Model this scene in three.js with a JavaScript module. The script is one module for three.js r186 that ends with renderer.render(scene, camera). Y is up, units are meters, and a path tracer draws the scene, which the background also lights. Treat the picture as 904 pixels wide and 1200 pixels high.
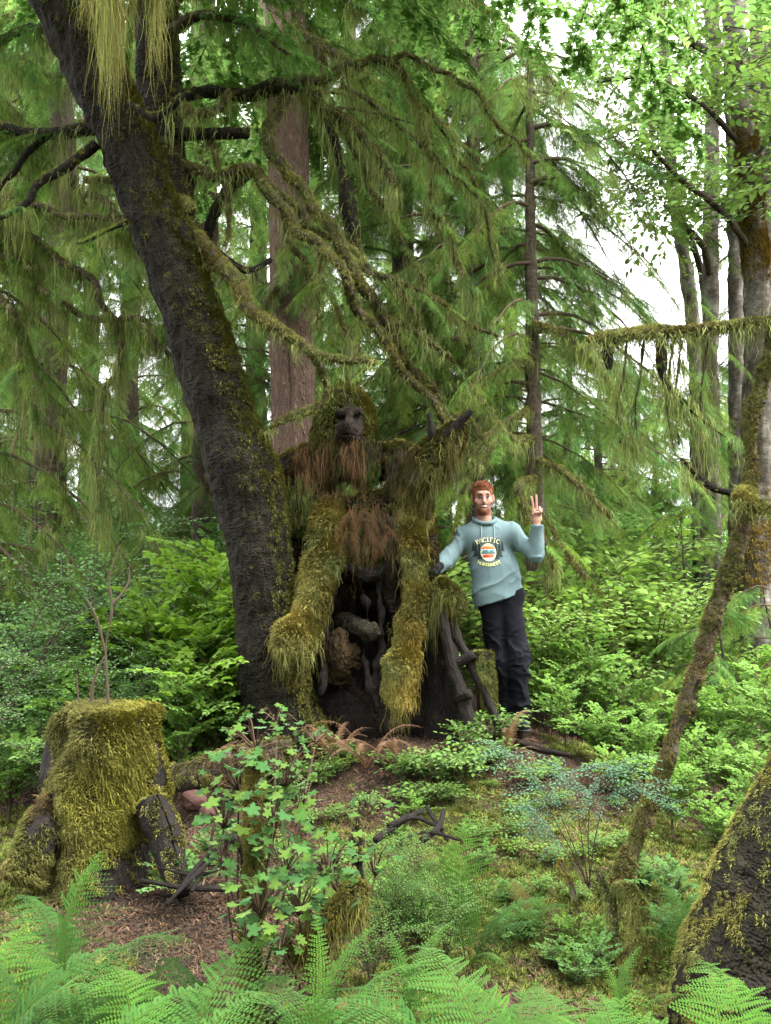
import * as THREE from 'three';
import { mergeGeometries } from 'three/addons/utils/BufferGeometryUtils.js';

// ---------- camera, sky, sun, exposure ----------
const scene = new THREE.Scene();
const FOV = 60, PITCH = 4 * Math.PI / 180, EYE = new THREE.Vector3(0, 1.6, 0), FPX = 600 / Math.tan(FOV * Math.PI / 360);
const camera = new THREE.PerspectiveCamera(FOV, 771 / 1024, 0.05, 400);
camera.position.copy(EYE);
camera.lookAt(0, 1.6 + Math.sin(PITCH), -Math.cos(PITCH));

const EXPOSURE = 7;
// an overcast sky: white cloud, brighter overhead
{
  const w = 256, h = 128, d = new Float32Array(w * h * 4);
  for (let y = 0; y < h; y++) for (let x = 0; x < w; x++) {
    const e = ((y + .5) / h - .5) * Math.PI, s = Math.sin(e), o = (y * w + x) * 4;
    const L = s >= 0 ? (1 + .85 * s) : 0.25;
    d[o] = L * .985; d[o + 1] = L * 1.0; d[o + 2] = L * 1.03; d[o + 3] = 1;
  }
  const sky = new THREE.DataTexture(d, w, h, THREE.RGBAFormat, THREE.FloatType);
  sky.mapping = THREE.EquirectangularReflectionMapping; sky.magFilter = THREE.LinearFilter; sky.needsUpdate = true;
  scene.background = sky; scene.environment = sky;
}
const sun = new THREE.DirectionalLight(new THREE.Color(1, .97, .9), 1.5);
sun.name = 'sun'; sun.position.set(9, 18, -3); sun.target.position.set(0, 0, -6);
sun.castShadow = true; sun.shadow.radius = 26; sun.shadow.mapSize.set(2048, 2048);
Object.assign(sun.shadow.camera, { left: -14, right: 14, top: 14, bottom: -14, near: 1, far: 60 });
scene.add(sun, sun.target);

// ---------- helpers ----------
const V = (x, y, z) => new THREE.Vector3(x, y, z), C = (r, g, b) => new THREE.Color().setRGB(r, g, b);
const lerp = THREE.MathUtils.lerp, clamp = THREE.MathUtils.clamp, sstep = THREE.MathUtils.smoothstep, TAU = Math.PI * 2;
function rng(s) { s = (s * 2654435761) | 0; return () => { s = (s + 0x6d2b79f5) | 0; let t = Math.imul(s ^ (s >>> 15), 1 | s); t = (t + Math.imul(t ^ (t >>> 7), 61 | t)) ^ t; return ((t ^ (t >>> 14)) >>> 0) / 4294967296; }; }
const between = (r, a, b) => a + (b - a) * r();
// where a thing stands: photograph column and row, and its distance in metres
function P(px, py, d) {
  const x = (px - 452) / FPX, y = -(py - 600) / FPX, c = Math.cos(PITCH), s = Math.sin(PITCH);
  const dx = x, dy = y * c + s, dz = c - y * s, k = d / dz;
  return V(dx * k, EYE.y + dy * k, -d);
}
const M2 = (px, d) => px * d / FPX;   // a width in photograph pixels as metres at a distance
// value noise
const hash3 = (x, y, z) => { let h = Math.imul(x, 374761393) ^ Math.imul(y, 668265263) ^ Math.imul(z, 1442695041); h = Math.imul(h ^ (h >>> 13), 1274126177); return ((h ^ (h >>> 16)) >>> 0) / 4294967296; };
function noise(x, y, z = 0) {
  const ix = Math.floor(x), iy = Math.floor(y), iz = Math.floor(z); let a = x - ix, b = y - iy, c = z - iz;
  a = a * a * (3 - 2 * a); b = b * b * (3 - 2 * b); c = c * c * (3 - 2 * c);
  const l = (p, q, t) => p + (q - p) * t;
  return l(l(l(hash3(ix, iy, iz), hash3(ix + 1, iy, iz), a), l(hash3(ix, iy + 1, iz), hash3(ix + 1, iy + 1, iz), a), b),
    l(l(hash3(ix, iy, iz + 1), hash3(ix + 1, iy, iz + 1), a), l(hash3(ix, iy + 1, iz + 1), hash3(ix + 1, iy + 1, iz + 1), a), b), c) * 2 - 1;
}
const fbm = (x, y, z = 0, n = 4) => { let s = 0, a = .5; for (let i = 0; i < n; i++) { s += a * noise(x, y, z); x *= 2.03; y *= 2.03; z *= 2.03; a *= .5; } return s; };

class GB {   // collects triangles for one geometry
  constructor() { this.p = []; this.n = []; this.u = []; this.c = []; this.i = []; this.flat = true; }
  v(x, y, z, c, u = 0, w = 0, nx, ny, nz) { this.p.push(x, y, z); this.u.push(u, w); this.c.push(c ? c.r : 1, c ? c.g : 1, c ? c.b : 1); if (nx !== undefined) this.n.push(nx, ny, nz); return this.p.length / 3 - 1; }
  pv(p, c, u, w) { return this.v(p.x, p.y, p.z, c, u, w); }
  tri(a, b, c) { this.i.push(a, b, c); }
  quad(a, b, c, d) { this.i.push(a, b, c, a, c, d); }
  geo(smooth = true) {
    const g = new THREE.BufferGeometry();
    g.setAttribute('position', new THREE.Float32BufferAttribute(this.p, 3));
    g.setAttribute('uv', new THREE.Float32BufferAttribute(this.u, 2));
    g.setAttribute('color', new THREE.Float32BufferAttribute(this.c, 3));
    g.setIndex(this.i);
    if (this.n.length === this.p.length) g.setAttribute('normal', new THREE.Float32BufferAttribute(this.n, 3)); else if (smooth) g.computeVertexNormals();
    return g;
  }
}
// a tube through points with its own radius at each; disp(angle, metres along, point) moves the skin
function tube(gb, pts, rad, seg = 8, { tile = 0, disp, color, cap = true, sub = 0 } = {}) {
  if (sub) { const r = resample(pts, rad, sub); pts = r.pts; rad = r.rad; }
  const n = pts.length, T = pts.map((p, i) => V().subVectors(pts[Math.min(n - 1, i + 1)], pts[Math.max(0, i - 1)]).normalize());
  let N = Math.abs(T[0].y) > .9 ? V(0, 0, 1) : V(0, 1, 0); N = N.sub(T[0].clone().multiplyScalar(N.dot(T[0]))).normalize();
  const reps = tile ? Math.max(1, Math.round(TAU * rad[0] / tile)) : 1; let L = 0; const start = gb.p.length / 3, wrap = tile ? seg + 1 : seg;
  for (let k = 0; k < n; k++) {
    if (k) { L += pts[k].distanceTo(pts[k - 1]); N.sub(T[k].clone().multiplyScalar(N.dot(T[k]))).normalize(); }
    const B = V().crossVectors(T[k], N);
    for (let s = 0; s < wrap; s++) {
      const a = s / seg * TAU, dir = N.clone().multiplyScalar(Math.cos(a)).addScaledVector(B, Math.sin(a));
      const base = pts[k].clone().addScaledVector(dir, rad[k]);
      const q = disp ? base.addScaledVector(dir, disp(a, L, base, k / (n - 1), rad[k])) : base;
      gb.pv(q, color ? (color.isColor ? color : color(a, L, q, dir, k / (n - 1))) : null, tile ? s / seg * reps : s / seg, tile ? L / tile : L);
    }
  }
  for (let k = 0; k < n - 1; k++) for (let s = 0; s < seg; s++) { const s1 = tile ? s + 1 : (s + 1) % seg, a = start + k * wrap; gb.quad(a + s, a + s1, a + wrap + s1, a + wrap + s); }
  if (cap) for (const k of [0, n - 1]) { const c = gb.pv(pts[k], color ? (color.isColor ? color : color(0, k ? L : 0, pts[k], T[k], k ? 1 : 0)) : null); for (let s = 0; s < seg; s++) { const s1 = tile ? s + 1 : (s + 1) % seg, a = start + k * wrap; k ? gb.tri(a + s, a + s1, c) : gb.tri(a + s1, a + s, c); } }
  return gb;
}
function resample(pts, rad, step) {
  const cv = new THREE.CatmullRomCurve3(pts, false, 'centripetal'), L = cv.getLength(), n = Math.max(3, Math.ceil(L / step)), lens = cv.getLengths(200), out = [], r = [];
  // radius by the share of the length at each given point
  const at = pts.map((p, i) => lens[Math.round(i / (pts.length - 1) * 200)] / L);
  for (let i = 0; i <= n; i++) {
    const t = i / n; out.push(cv.getPointAt(t)); let k = 0; while (k < at.length - 2 && t > at[k + 1]) k++;
    r.push(lerp(rad[k], rad[k + 1], clamp((t - at[k]) / Math.max(1e-6, at[k + 1] - at[k]), 0, 1)));
  }
  return { pts: out, rad: r };
}
const used = new Map();
function numbered(n) { const k = used.get(n) || 0; used.set(n, k + 1); return k ? n + '_' + String(k).padStart(3, '0') : n; }
function shadows(o) { o.castShadow = o.receiveShadow = true; return o; }
function thing(name, label, category, pos, group) {
  const o = new THREE.Group(); o.name = numbered(name); if (pos) o.position.copy(pos); o.userData = { label, category }; if (group) o.userData.group = group; scene.add(o); return o;
}
function part(name, geo, mat, parent, world = true) {   // geometry given in world metres becomes local to its thing
  if (world && parent) { let g = parent; while (!g.isGroup && g.parent) g = g.parent; if (g.isGroup) geo.translate(-g.position.x, -g.position.y, -g.position.z); }
  const m = shadows(new THREE.Mesh(geo, mat)); m.name = name; if (parent) parent.add(m); return m;
}
class Inst {   // many copies of one small shape: moss, needles, lichen
  constructor() { this.m = []; this.c = []; }
  add(m, c) { this.m.push(...m.elements); this.c.push(c ? c.r : 1, c ? c.g : 1, c ? c.b : 1); }
  get n() { return this.m.length / 16; }
  build(name, geo, mat, parent) {
    if (!this.n) return null;
    const n = this.n, o = new THREE.InstancedMesh(geo, mat, n), off = parent && parent.isGroup ? parent.position : V(0, 0, 0);
    for (let i = 0; i < n; i++) { this.m[i * 16 + 12] -= off.x; this.m[i * 16 + 13] -= off.y; this.m[i * 16 + 14] -= off.z; }
    o.instanceMatrix.array.set(this.m); o.instanceColor = new THREE.InstancedBufferAttribute(new Float32Array(this.c), 3);
    o.name = name; o.userData.kind = 'stuff'; shadows(o); (parent || scene).add(o); return o;
  }
}
class InstSet { constructor(n) { this.s = Array.from({ length: n }, () => new Inst()); } add(k, m, c) { this.s[k % this.s.length].add(m, c); } build(name, geos, mat, parent) { this.s.forEach((s, i) => s.build(name, geos[i], mat, parent)); } }
const _q = new THREE.Quaternion(), _s = V(1, 1, 1), _Y = V(0, 1, 0), _m = new THREE.Matrix4();
function place(p, up, spin, s, sy = s) {   // local +y along up
  _q.setFromUnitVectors(_Y, up); const q2 = new THREE.Quaternion().setFromAxisAngle(_Y, spin); return new THREE.Matrix4().compose(p, _q.clone().multiply(q2), V(s, sy, s));
}
function aim(p, dir, up, s) {   // local +x along dir, +y towards up
  const x = dir.clone().normalize(), z = V().crossVectors(x, up).normalize(), y = V().crossVectors(z, x); return new THREE.Matrix4().makeBasis(x, y, z).scale(V(s, s, s)).setPosition(p);
}
function sample(geo, n, seed, fn) {   // n points spread evenly over a geometry's area
  const g = geo, p = g.attributes.position, nn = g.attributes.normal, ix = g.index.array, acc = new Float32Array(ix.length / 3), a = V(), b = V(), c = V(), r = rng(seed); let S = 0;
  for (let t = 0; t < acc.length; t++) { a.fromBufferAttribute(p, ix[t * 3]); b.fromBufferAttribute(p, ix[t * 3 + 1]); c.fromBufferAttribute(p, ix[t * 3 + 2]); S += V().crossVectors(b.sub(a), c.sub(a)).length() / 2; acc[t] = S; }
  for (let k = 0; k < n; k++) {
    const x = r() * S; let lo = 0, hi = acc.length - 1; while (lo < hi) { const m = (lo + hi) >> 1; acc[m] < x ? lo = m + 1 : hi = m; }
    let u = r(), v = r(); if (u + v > 1) { u = 1 - u; v = 1 - v; }
    const i0 = ix[lo * 3], i1 = ix[lo * 3 + 1], i2 = ix[lo * 3 + 2];
    a.fromBufferAttribute(p, i0); b.fromBufferAttribute(p, i1); c.fromBufferAttribute(p, i2);
    const q = a.clone().multiplyScalar(1 - u - v).addScaledVector(b, u).addScaledVector(c, v);
    a.fromBufferAttribute(nn, i0); b.fromBufferAttribute(nn, i1); c.fromBufferAttribute(nn, i2);
    fn(q, a.multiplyScalar(1 - u - v).addScaledVector(b, u).addScaledVector(c, v).normalize().clone(), r);
  }
}
// surface nets: a mesh of the zero level of a distance field
function surface(f, lo, hi, cell, color) {
  const nx = Math.ceil((hi.x - lo.x) / cell) + 1, ny = Math.ceil((hi.y - lo.y) / cell) + 1, nz = Math.ceil((hi.z - lo.z) / cell) + 1, F = new Float32Array(nx * ny * nz), id = (x, y, z) => x + nx * (y + ny * z);
  for (let z = 0; z < nz; z++) for (let y = 0; y < ny; y++) for (let x = 0; x < nx; x++) F[id(x, y, z)] = f(lo.x + x * cell, lo.y + y * cell, lo.z + z * cell);
  const gb = new GB(), vi = new Int32Array(nx * ny * nz).fill(-1), e = cell * .4;
  const E = [[0, 1], [2, 3], [4, 5], [6, 7], [0, 2], [1, 3], [4, 6], [5, 7], [0, 4], [1, 5], [2, 6], [3, 7]];
  for (let z = 0; z < nz - 1; z++) for (let y = 0; y < ny - 1; y++) for (let x = 0; x < nx - 1; x++) {
    const g = []; let neg = 0; for (let k = 0; k < 8; k++) { const v = F[id(x + (k & 1), y + (k >> 1 & 1), z + (k >> 2))]; g.push(v); neg += v < 0; }
    if (neg === 0 || neg === 8) continue; let sx = 0, sy = 0, sz = 0, m = 0;
    for (const [a, b] of E) if ((g[a] < 0) !== (g[b] < 0)) { const t = g[a] / (g[a] - g[b]); sx += (a & 1) + t * ((b & 1) - (a & 1)); sy += (a >> 1 & 1) + t * ((b >> 1 & 1) - (a >> 1 & 1)); sz += (a >> 2) + t * ((b >> 2) - (a >> 2)); m++; }
    const X = lo.x + (x + sx / m) * cell, Y = lo.y + (y + sy / m) * cell, Z = lo.z + (z + sz / m) * cell;
    const n = V(f(X + e, Y, Z) - f(X - e, Y, Z), f(X, Y + e, Z) - f(X, Y - e, Z), f(X, Y, Z + e) - f(X, Y, Z - e)).normalize();
    vi[id(x, y, z)] = gb.v(X, Y, Z, color ? color(X, Y, Z, n) : null, (X + Z * .6) * 3, Y * 3, n.x, n.y, n.z);
  }
  for (let z = 1; z < nz - 1; z++) for (let y = 1; y < ny - 1; y++) for (let x = 1; x < nx - 1; x++) {
    const a = F[id(x, y, z)] < 0, q = (s, A, B, Cc, D) => s ? gb.quad(A, B, Cc, D) : gb.quad(A, D, Cc, B);
    if (a !== (F[id(x + 1, y, z)] < 0)) q(a, vi[id(x, y - 1, z - 1)], vi[id(x, y, z - 1)], vi[id(x, y, z)], vi[id(x, y - 1, z)]);
    if (a !== (F[id(x, y + 1, z)] < 0)) q(a, vi[id(x - 1, y, z - 1)], vi[id(x - 1, y, z)], vi[id(x, y, z)], vi[id(x, y, z - 1)]);
    if (a !== (F[id(x, y, z + 1)] < 0)) q(a, vi[id(x - 1, y - 1, z)], vi[id(x, y - 1, z)], vi[id(x, y, z)], vi[id(x - 1, y, z)]);
  }
  return gb.geo();
}
const smin = (a, b, k) => { const h = Math.max(k - Math.abs(a - b), 0) / k; return Math.min(a, b) - h * h * k * .25; };
function bone(a, b, ra, rb) {   // tapered capsule
  const dx = b.x - a.x, dy = b.y - a.y, dz = b.z - a.z, L = dx * dx + dy * dy + dz * dz || 1e-9;
  return (x, y, z) => { const px = x - a.x, py = y - a.y, pz = z - a.z, t = Math.min(1, Math.max(0, (px * dx + py * dy + pz * dz) / L)); return Math.hypot(px - t * dx, py - t * dy, pz - t * dz) - (ra + (rb - ra) * t); };
}
const blob = (c, r) => (x, y, z) => { const a = (x - c.x) / r.x, b = (y - c.y) / r.y, d = (z - c.z) / r.z, l = Math.sqrt(a * a + b * b + d * d); return (l - 1) * Math.min(r.x, r.y, r.z); };
const union = (fs, k) => (x, y, z) => { let d = 1e9; for (const f of fs) d = smin(d, f(x, y, z), k); return d; };

// ---------- textures ----------
function tileNoise(px, py, seed) {
  return (u, v) => { const x = u * px, y = v * py, ix = Math.floor(x), iy = Math.floor(y); let a = x - ix, b = y - iy; a = a * a * (3 - 2 * a); b = b * b * (3 - 2 * b); const h = (i, j) => hash3(((i % px) + px) % px, ((j % py) + py) % py, seed); return lerp(lerp(h(ix, iy), h(ix + 1, iy), a), lerp(h(ix, iy + 1), h(ix + 1, iy + 1), a), b); };
}
function texture(n, fn, srgb = false) {
  const d = new Uint8Array(n * n * 4);
  for (let y = 0; y < n; y++) for (let x = 0; x < n; x++) { const c = fn((x + .5) / n, (y + .5) / n), o = (y * n + x) * 4; d[o] = clamp(c[0], 0, 1) * 255; d[o + 1] = clamp(c[1], 0, 1) * 255; d[o + 2] = clamp(c[2], 0, 1) * 255; d[o + 3] = 255; }
  const t = new THREE.DataTexture(d, n, n); t.wrapS = t.wrapT = THREE.RepeatWrapping; t.magFilter = THREE.LinearFilter; if (srgb) t.colorSpace = THREE.SRGBColorSpace; t.needsUpdate = true; return t;
}
const tn = (list) => { const f = list.map(([a, b, w], i) => [tileNoise(a, b, i * 7 + a), w]); return (u, v) => { let s = 0, t = 0; for (const [g, w] of f) { s += w * g(u, v); t += w; } return s / t; }; };
const barkRough = tn([[6, 3, 1], [14, 6, .8], [34, 14, .6], [80, 40, .5]]), barkLong = tn([[8, 2, 1], [18, 4, 1], [40, 12, .7], [90, 40, .4]]);
const ridge = (x) => 1 - Math.abs(2 * x - 1);
const furrowT = (u, v) => { const w = barkRough(v, u) * .06, r = ridge(barkLong(u + w, v)); return sstep(r, .25, .98); };
const furrowMap = texture(512, (u, v) => { const h = furrowT(u, v); return [h, h, h]; });
const furrowCol = texture(512, (u, v) => { const h = 1 - furrowT(u, v), g = barkRough(u, v); const k = .45 + .55 * h; return [k * (.78 + .4 * g), k * (.78 + .3 * g), k * (.80 + .24 * g)]; });
const scaleMap = texture(512, (u, v) => { const h = barkRough(u, v), r = ridge(barkRough(v, u)); const k = h * .7 + (1 - r) * .5; return [k, k, k]; });
const scaleCol = texture(512, (u, v) => { const h = barkRough(u, v), g = barkRough(v + .3, u + .1); const k = .15 + 1.9 * h * g * g; return [k, k, k * .95]; });
const litterN = tn([[5, 5, .8], [13, 13, .8], [40, 40, .7], [120, 120, .9]]), litterM = tn([[30, 90, 1], [90, 30, 1], [128, 128, .8]]);
const litterCol = texture(1024, (u, v) => { const a = litterN(u, v), b = litterM(u, v), k = .35 + .9 * b; return [k * (.9 + .3 * a), k * (.85 + .2 * a), k * .9]; });
const litterMap = texture(512, (u, v) => { const k = litterM(u, v); return [k, k, k]; });

const std = (c, o = {}) => new THREE.MeshPhysicalMaterial({ color: c, roughness: .95, vertexColors: true, specularIntensity: .3, ...o });
const leafy = (c, o = {}) => new THREE.MeshPhysicalMaterial({ color: c, transmission: .4, thickness: 0, vertexColors: true, side: THREE.DoubleSide, specularIntensity: .35, ...o, roughness: 1 });
const MAT = {
  darkBark: std(C(.034, .028, .017), { map: scaleCol, bumpMap: scaleMap, bumpScale: .06, roughness: .9 }),
  redBark: std(C(.27, .185, .14), { map: furrowCol, bumpMap: furrowMap, bumpScale: -.05 }),
  needleFar: std(C(.098, .2, .05), { specularIntensity: 0, roughness: 1 }), greyBark: std(C(.27, .25, .215), { map: scaleCol, bumpMap: scaleMap, bumpScale: .012 }),
  brownBark: std(C(.15, .115, .085), { map: scaleCol, bumpMap: scaleMap, bumpScale: .02 }),
  twig: std(C(.07, .05, .035)), deadWood: std(C(.024, .019, .015), { map: furrowCol, bumpMap: furrowMap, bumpScale: -.01, roughness: .8 }),
  needle: leafy(C(.098, .2, .05), { transmission: .42, specularIntensity: 0 }), moss: std(C(.15, .15, .05), { specularIntensity: 0, roughness: 1 }), lichen: std(C(.185, .2, .088), { specularIntensity: 0, roughness: 1 }),
  leaf: leafy(C(.1, .175, .035), { clearcoat: .1, clearcoatRoughness: .4 }), fern: leafy(C(.048, .122, .024), { transmission: .4, specularIntensity: .1 }),
  ground: std(C(.065, .048, .034), { map: litterCol, bumpMap: litterMap, bumpScale: .02 }), litter: std(C(1, 1, 1), { specularIntensity: .15 }), redRoot: std(C(.095, .07, .043), { specularIntensity: 0, roughness: 1 }),
};
// ---------- small repeated shapes ----------
// a blade: thin ribbon along a bent line
function blade(gb, p0, dir, len, w, bend, seg, c, taper = 1) {
  let p = p0.clone(), d = dir.clone().normalize(); const side = V().crossVectors(d, V(.3, 1, .2).normalize()).normalize().multiplyScalar(w / 2); let a, b;
  for (let k = 0; k <= seg; k++) {
    const t = k / seg, s = 1 - taper * Math.pow(t, 1.5);
    if (k === seg && taper > .95) { const e = gb.pv(p, c); gb.tri(a, b, e); break; }
    const q = gb.pv(p.clone().addScaledVector(side, s), c), r = gb.pv(p.clone().addScaledVector(side, -s), c);
    if (k) gb.quad(a, b, r, q); a = q; b = r;
    p.addScaledVector(d, len / seg); d.add(bend).normalize();
  }
}
function makeTuft(seed, n, len, w, spread, droop) {
  const gb = new GB(), r = rng(seed);
  for (let i = 0; i < n; i++) {
    const a = r() * TAU, e = Math.sqrt(r()) * spread, d = V(Math.cos(a) * Math.sin(e), Math.cos(e), Math.sin(a) * Math.sin(e)), k = between(r, .65, 1.25);
    blade(gb, V(Math.cos(a), 0, Math.sin(a)).multiplyScalar(r() * len * .35), d, len * between(r, .6, 1.2), w, V(d.x * .25, -droop, d.z * .25), 2, C(k, k * between(r, .92, 1.06), k * .9));
  }
  return gb.geo();
}
const TUFT = [1, 2, 3].map((s) => makeTuft(s, 20, .035, .005, 1.25, .25));           // cushion moss
// feathery moss shoots that hang down a wall: local +y is outward, the world's down is added by the caller's placing
function makeShag(seed, n, len, w) {
  const gb = new GB(), r = rng(seed);
  for (let i = 0; i < n; i++) {
    const k = between(r, .5, 1.35), p = V(between(r, -1, 1) * .024, between(r, -1, 1) * .024, between(r, 0, .012)), d = V(between(r, -1, 1), between(r, -1, .55), between(r, .15, 1));
    const L = len * between(r, .5, 1.2), c = C(k, k * between(r, .92, 1.05), k * .85);
    blade(gb, p, d, L, w, V(between(r, -.3, .3), -.16, between(r, -.2, .15)), 3, c);
    for (let j = 1; j < 4; j++) blade(gb, p.clone().addScaledVector(d.clone().normalize(), L * j * .17).add(V(0, -L * .05 * j * j, 0)), V(j % 2 ? 1 : -1, -.5, .4), L * .3, w * .8, V(0, -.2, 0), 1, c);
  }
  return gb.geo();
}
const SHAG = [11, 12, 13].map((s) => makeShag(s, 18, .03, .0046));                     // local: z outward, y up
function makeBeard(seed, n, len, width, w = .004) {   // hanging lichen: strands under a short length of branch (along x)
  const gb = new GB(), r = rng(seed);
  for (let i = 0; i < n; i++) {
    let x = between(r, -.5, .5) * width, z = between(r, -.3, .3) * width, y = between(r, -.04, .04); const L = len * (.25 + .75 * Math.pow(r(), 1.6)), seg = 6, k = between(r, .7, 1.25), c = C(k, k * between(r, .95, 1.03), k * .9), ang = r() * Math.PI; let a, b, vx = between(r, -.2, .2), vz = between(r, -.2, .2);
    for (let s = 0; s <= seg; s++) {
      const q = w * .5 * (1.2 - s / seg), X = Math.cos(ang) * q, Z = Math.sin(ang) * q, A = gb.v(x + X, y, z + Z, c), B = gb.v(x - X, y, z - Z, c);
      if (s) gb.quad(a, b, B, A); a = A; b = B; y -= L / seg; vx = vx * .6 + between(r, -.3, .3); vz = vz * .6 + between(r, -.3, .3); x += vx * L / seg; z += vz * L / seg;
    }
  }
  return gb.geo();
}
const BEARD = [21, 22, 23, 24].map((s, i) => makeBeard(s, 18, .18 + .07 * i, .13, .0036));
const LONGBEARD = [31, 32].map((s) => makeBeard(s, 26, .62, .12, .0045));

// hemlock bough, one metre long along +x, flat sprays of short needles
function makeBough(seed, { L = 1, droop = .28, width = .36, open = 1, coarse = 1 } = {}) {
  const gb = new GB(), r = rng(seed), wood = C(.9, .5, .6);
  const needles = (p, d, len, tint, tone = 1) => {   // a twig with two rows of needles
    const side = V().crossVectors(d, V(0, 1, 0)).normalize(), n = Math.max(3, Math.round(len / (.0085 * coarse))), up = V(0, 1, 0);
    for (let i = 0; i < n; i++) {
      const t = (i + .5) / n, q = p.clone().addScaledVector(d, len * t).add(V(0, -len * .3 * t * t, 0));
      for (const s of [-1, 1]) {
        const l = coarse * between(r, .009, .015) * (1.15 - .4 * t), e = q.clone().addScaledVector(side, s * l).addScaledVector(d, l * .55).addScaledVector(up, between(r, -.003, .003)), k = tone * between(r, .75, 1.15) * (1 + tint * t), c = C(k * (1 + .5 * tint * t), k, k * .9);
        const o = d.clone().multiplyScalar(.0021 * coarse * coarse), a = gb.pv(q.clone().sub(o), c), b = gb.pv(q.clone().add(o), c), f = gb.pv(e, c); gb.tri(a, b, f);
      }
    }
  };
  const stem = (a, b, w) => { const s = V().crossVectors(V().subVectors(b, a), V(0, 1, 0)).normalize().multiplyScalar(w), u = V(0, w, 0); gb.quad(gb.pv(a.clone().sub(s), wood), gb.pv(a.clone().add(s), wood), gb.pv(b.clone().add(s), wood), gb.pv(b.clone().sub(s), wood)); gb.quad(gb.pv(a.clone().sub(u), wood), gb.pv(a.clone().add(u), wood), gb.pv(b.clone().add(u), wood), gb.pv(b.clone().sub(u), wood)); };
  const ax = (t) => V(L * t, -droop * L * t * t, .04 * Math.sin(t * 5 + seed));
  for (let t = 0; t < 1; t += .1) stem(ax(t), ax(t + .1), .008 * (1.1 - t));
  const N = Math.round(21 * open);
  for (let i = 0; i < N; i++) for (const s of [-1, 1]) {
    const t = (i + .3 + .5 * r()) / N; if (r() < .2) continue;
    const p = ax(t), T = V().subVectors(ax(Math.min(1, t + .02)), p).normalize(), out = V(0, 0, s), an = between(r, .5, 1.15), len = width * Math.pow(1 - t, .75) * between(r, .3, 1.25) + .05, tw = between(r, .6, 1.35);
    const d0 = T.clone().multiplyScalar(Math.cos(an)).addScaledVector(out, Math.sin(an)).normalize(), dr = between(r, .2, .9), M = Math.max(3, Math.round(len / (.022 * coarse)));
    let q = p.clone(), d = d0.clone();
    for (let j = 0; j < M; j++) {
      const nq = q.clone().addScaledVector(d, len / M); stem(q, nq, .003 * (1.2 - j / M));
      for (const s2 of [-1, 1]) { if (r() < .26) continue; const d2 = d.clone().applyAxisAngle(V(0, 1, 0), s2 * between(r, .6, 1)).add(V(0, -.15, 0)).normalize(); needles(q, d2, between(r, .035, .085) * (1.1 - .5 * j / M), .35, tw); }
      q = nq; d = d.clone().add(V(0, -dr / M, 0)).normalize();
    }
    needles(q, d, .06, .5, tw);
  }
  return gb.geo();
}
const BOUGH = [41, 42, 43].map((s, i) => makeBough(s, { droop: [.22, .34, .45][i], width: [.38, .32, .3][i], open: [1, .9, .8][i] }));

const COARSE = [44, 45, 46].map((s) => makeBough(s, { coarse: 2.6, open: .8, width: .42 }));

// leaves. Simple pointed leaf along +x, folded at the midrib
function simpleLeaf(gb, m, len, wid, c, fold = .25, curl = .15, teeth = 0) {
  const pts = [], N = 5; for (let k = 0; k <= N; k++) { const t = k / N; pts.push([t * len, wid * .5 * Math.pow(Math.sin(Math.PI * Math.pow(t, .75)), .8), -curl * len * t * t]); }
  const v = V(), put = (x, y, z) => { v.set(x, y, z).applyMatrix4(m); return gb.pv(v, c); }; let A;
  pts.forEach(([x, w, y], k) => {
    const z = teeth && k && k < N ? w * (1 + teeth * (k % 2 ? 1 : -1)) : w, mid = put(x, y, 0), l = put(x, y + fold * z, z), r = put(x, y + fold * z, -z);
    if (A) { gb.quad(A[0], A[1], l, mid); gb.quad(A[0], mid, r, A[2]); } A = [mid, l, r];
  });
}
// lobed leaf (maple-like), stalk at origin, spreading along +x
function lobedLeaf(size, seed, lobes = 5) {
  const gb = new GB(), r = rng(seed), ring = []; const N = lobes * 4;
  for (let k = 0; k <= N; k++) { const t = k / N, a = lerp(-2.45, 2.45, t), ph = (t * lobes) % 1, l = .5 - .5 * Math.cos(ph * TAU), main = .62 + .38 * Math.cos(a * .55), rad = size * .62 * main * (.62 + .42 * Math.pow(l, .8) + between(r, -.03, .03)); ring.push(V(size * .22 + Math.cos(a) * rad, .06 * size * l - .1 * size * Math.pow(Math.abs(a) / 2.4, 2) - .12 * rad * rad / size, Math.sin(a) * rad * .95)); }
  const c0 = C(1, 1, 1), c = gb.pv(V(size * .18, -.02 * size, 0), c0), ids = ring.map((p) => gb.pv(p, C(.95, .97, .9))); for (let k = 0; k < N; k++) gb.tri(c, ids[k + 1], ids[k]);
  return gb.geo();
}
const LOBED = [1, 2, 3].map((s) => lobedLeaf(.09, s, 5));
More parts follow.
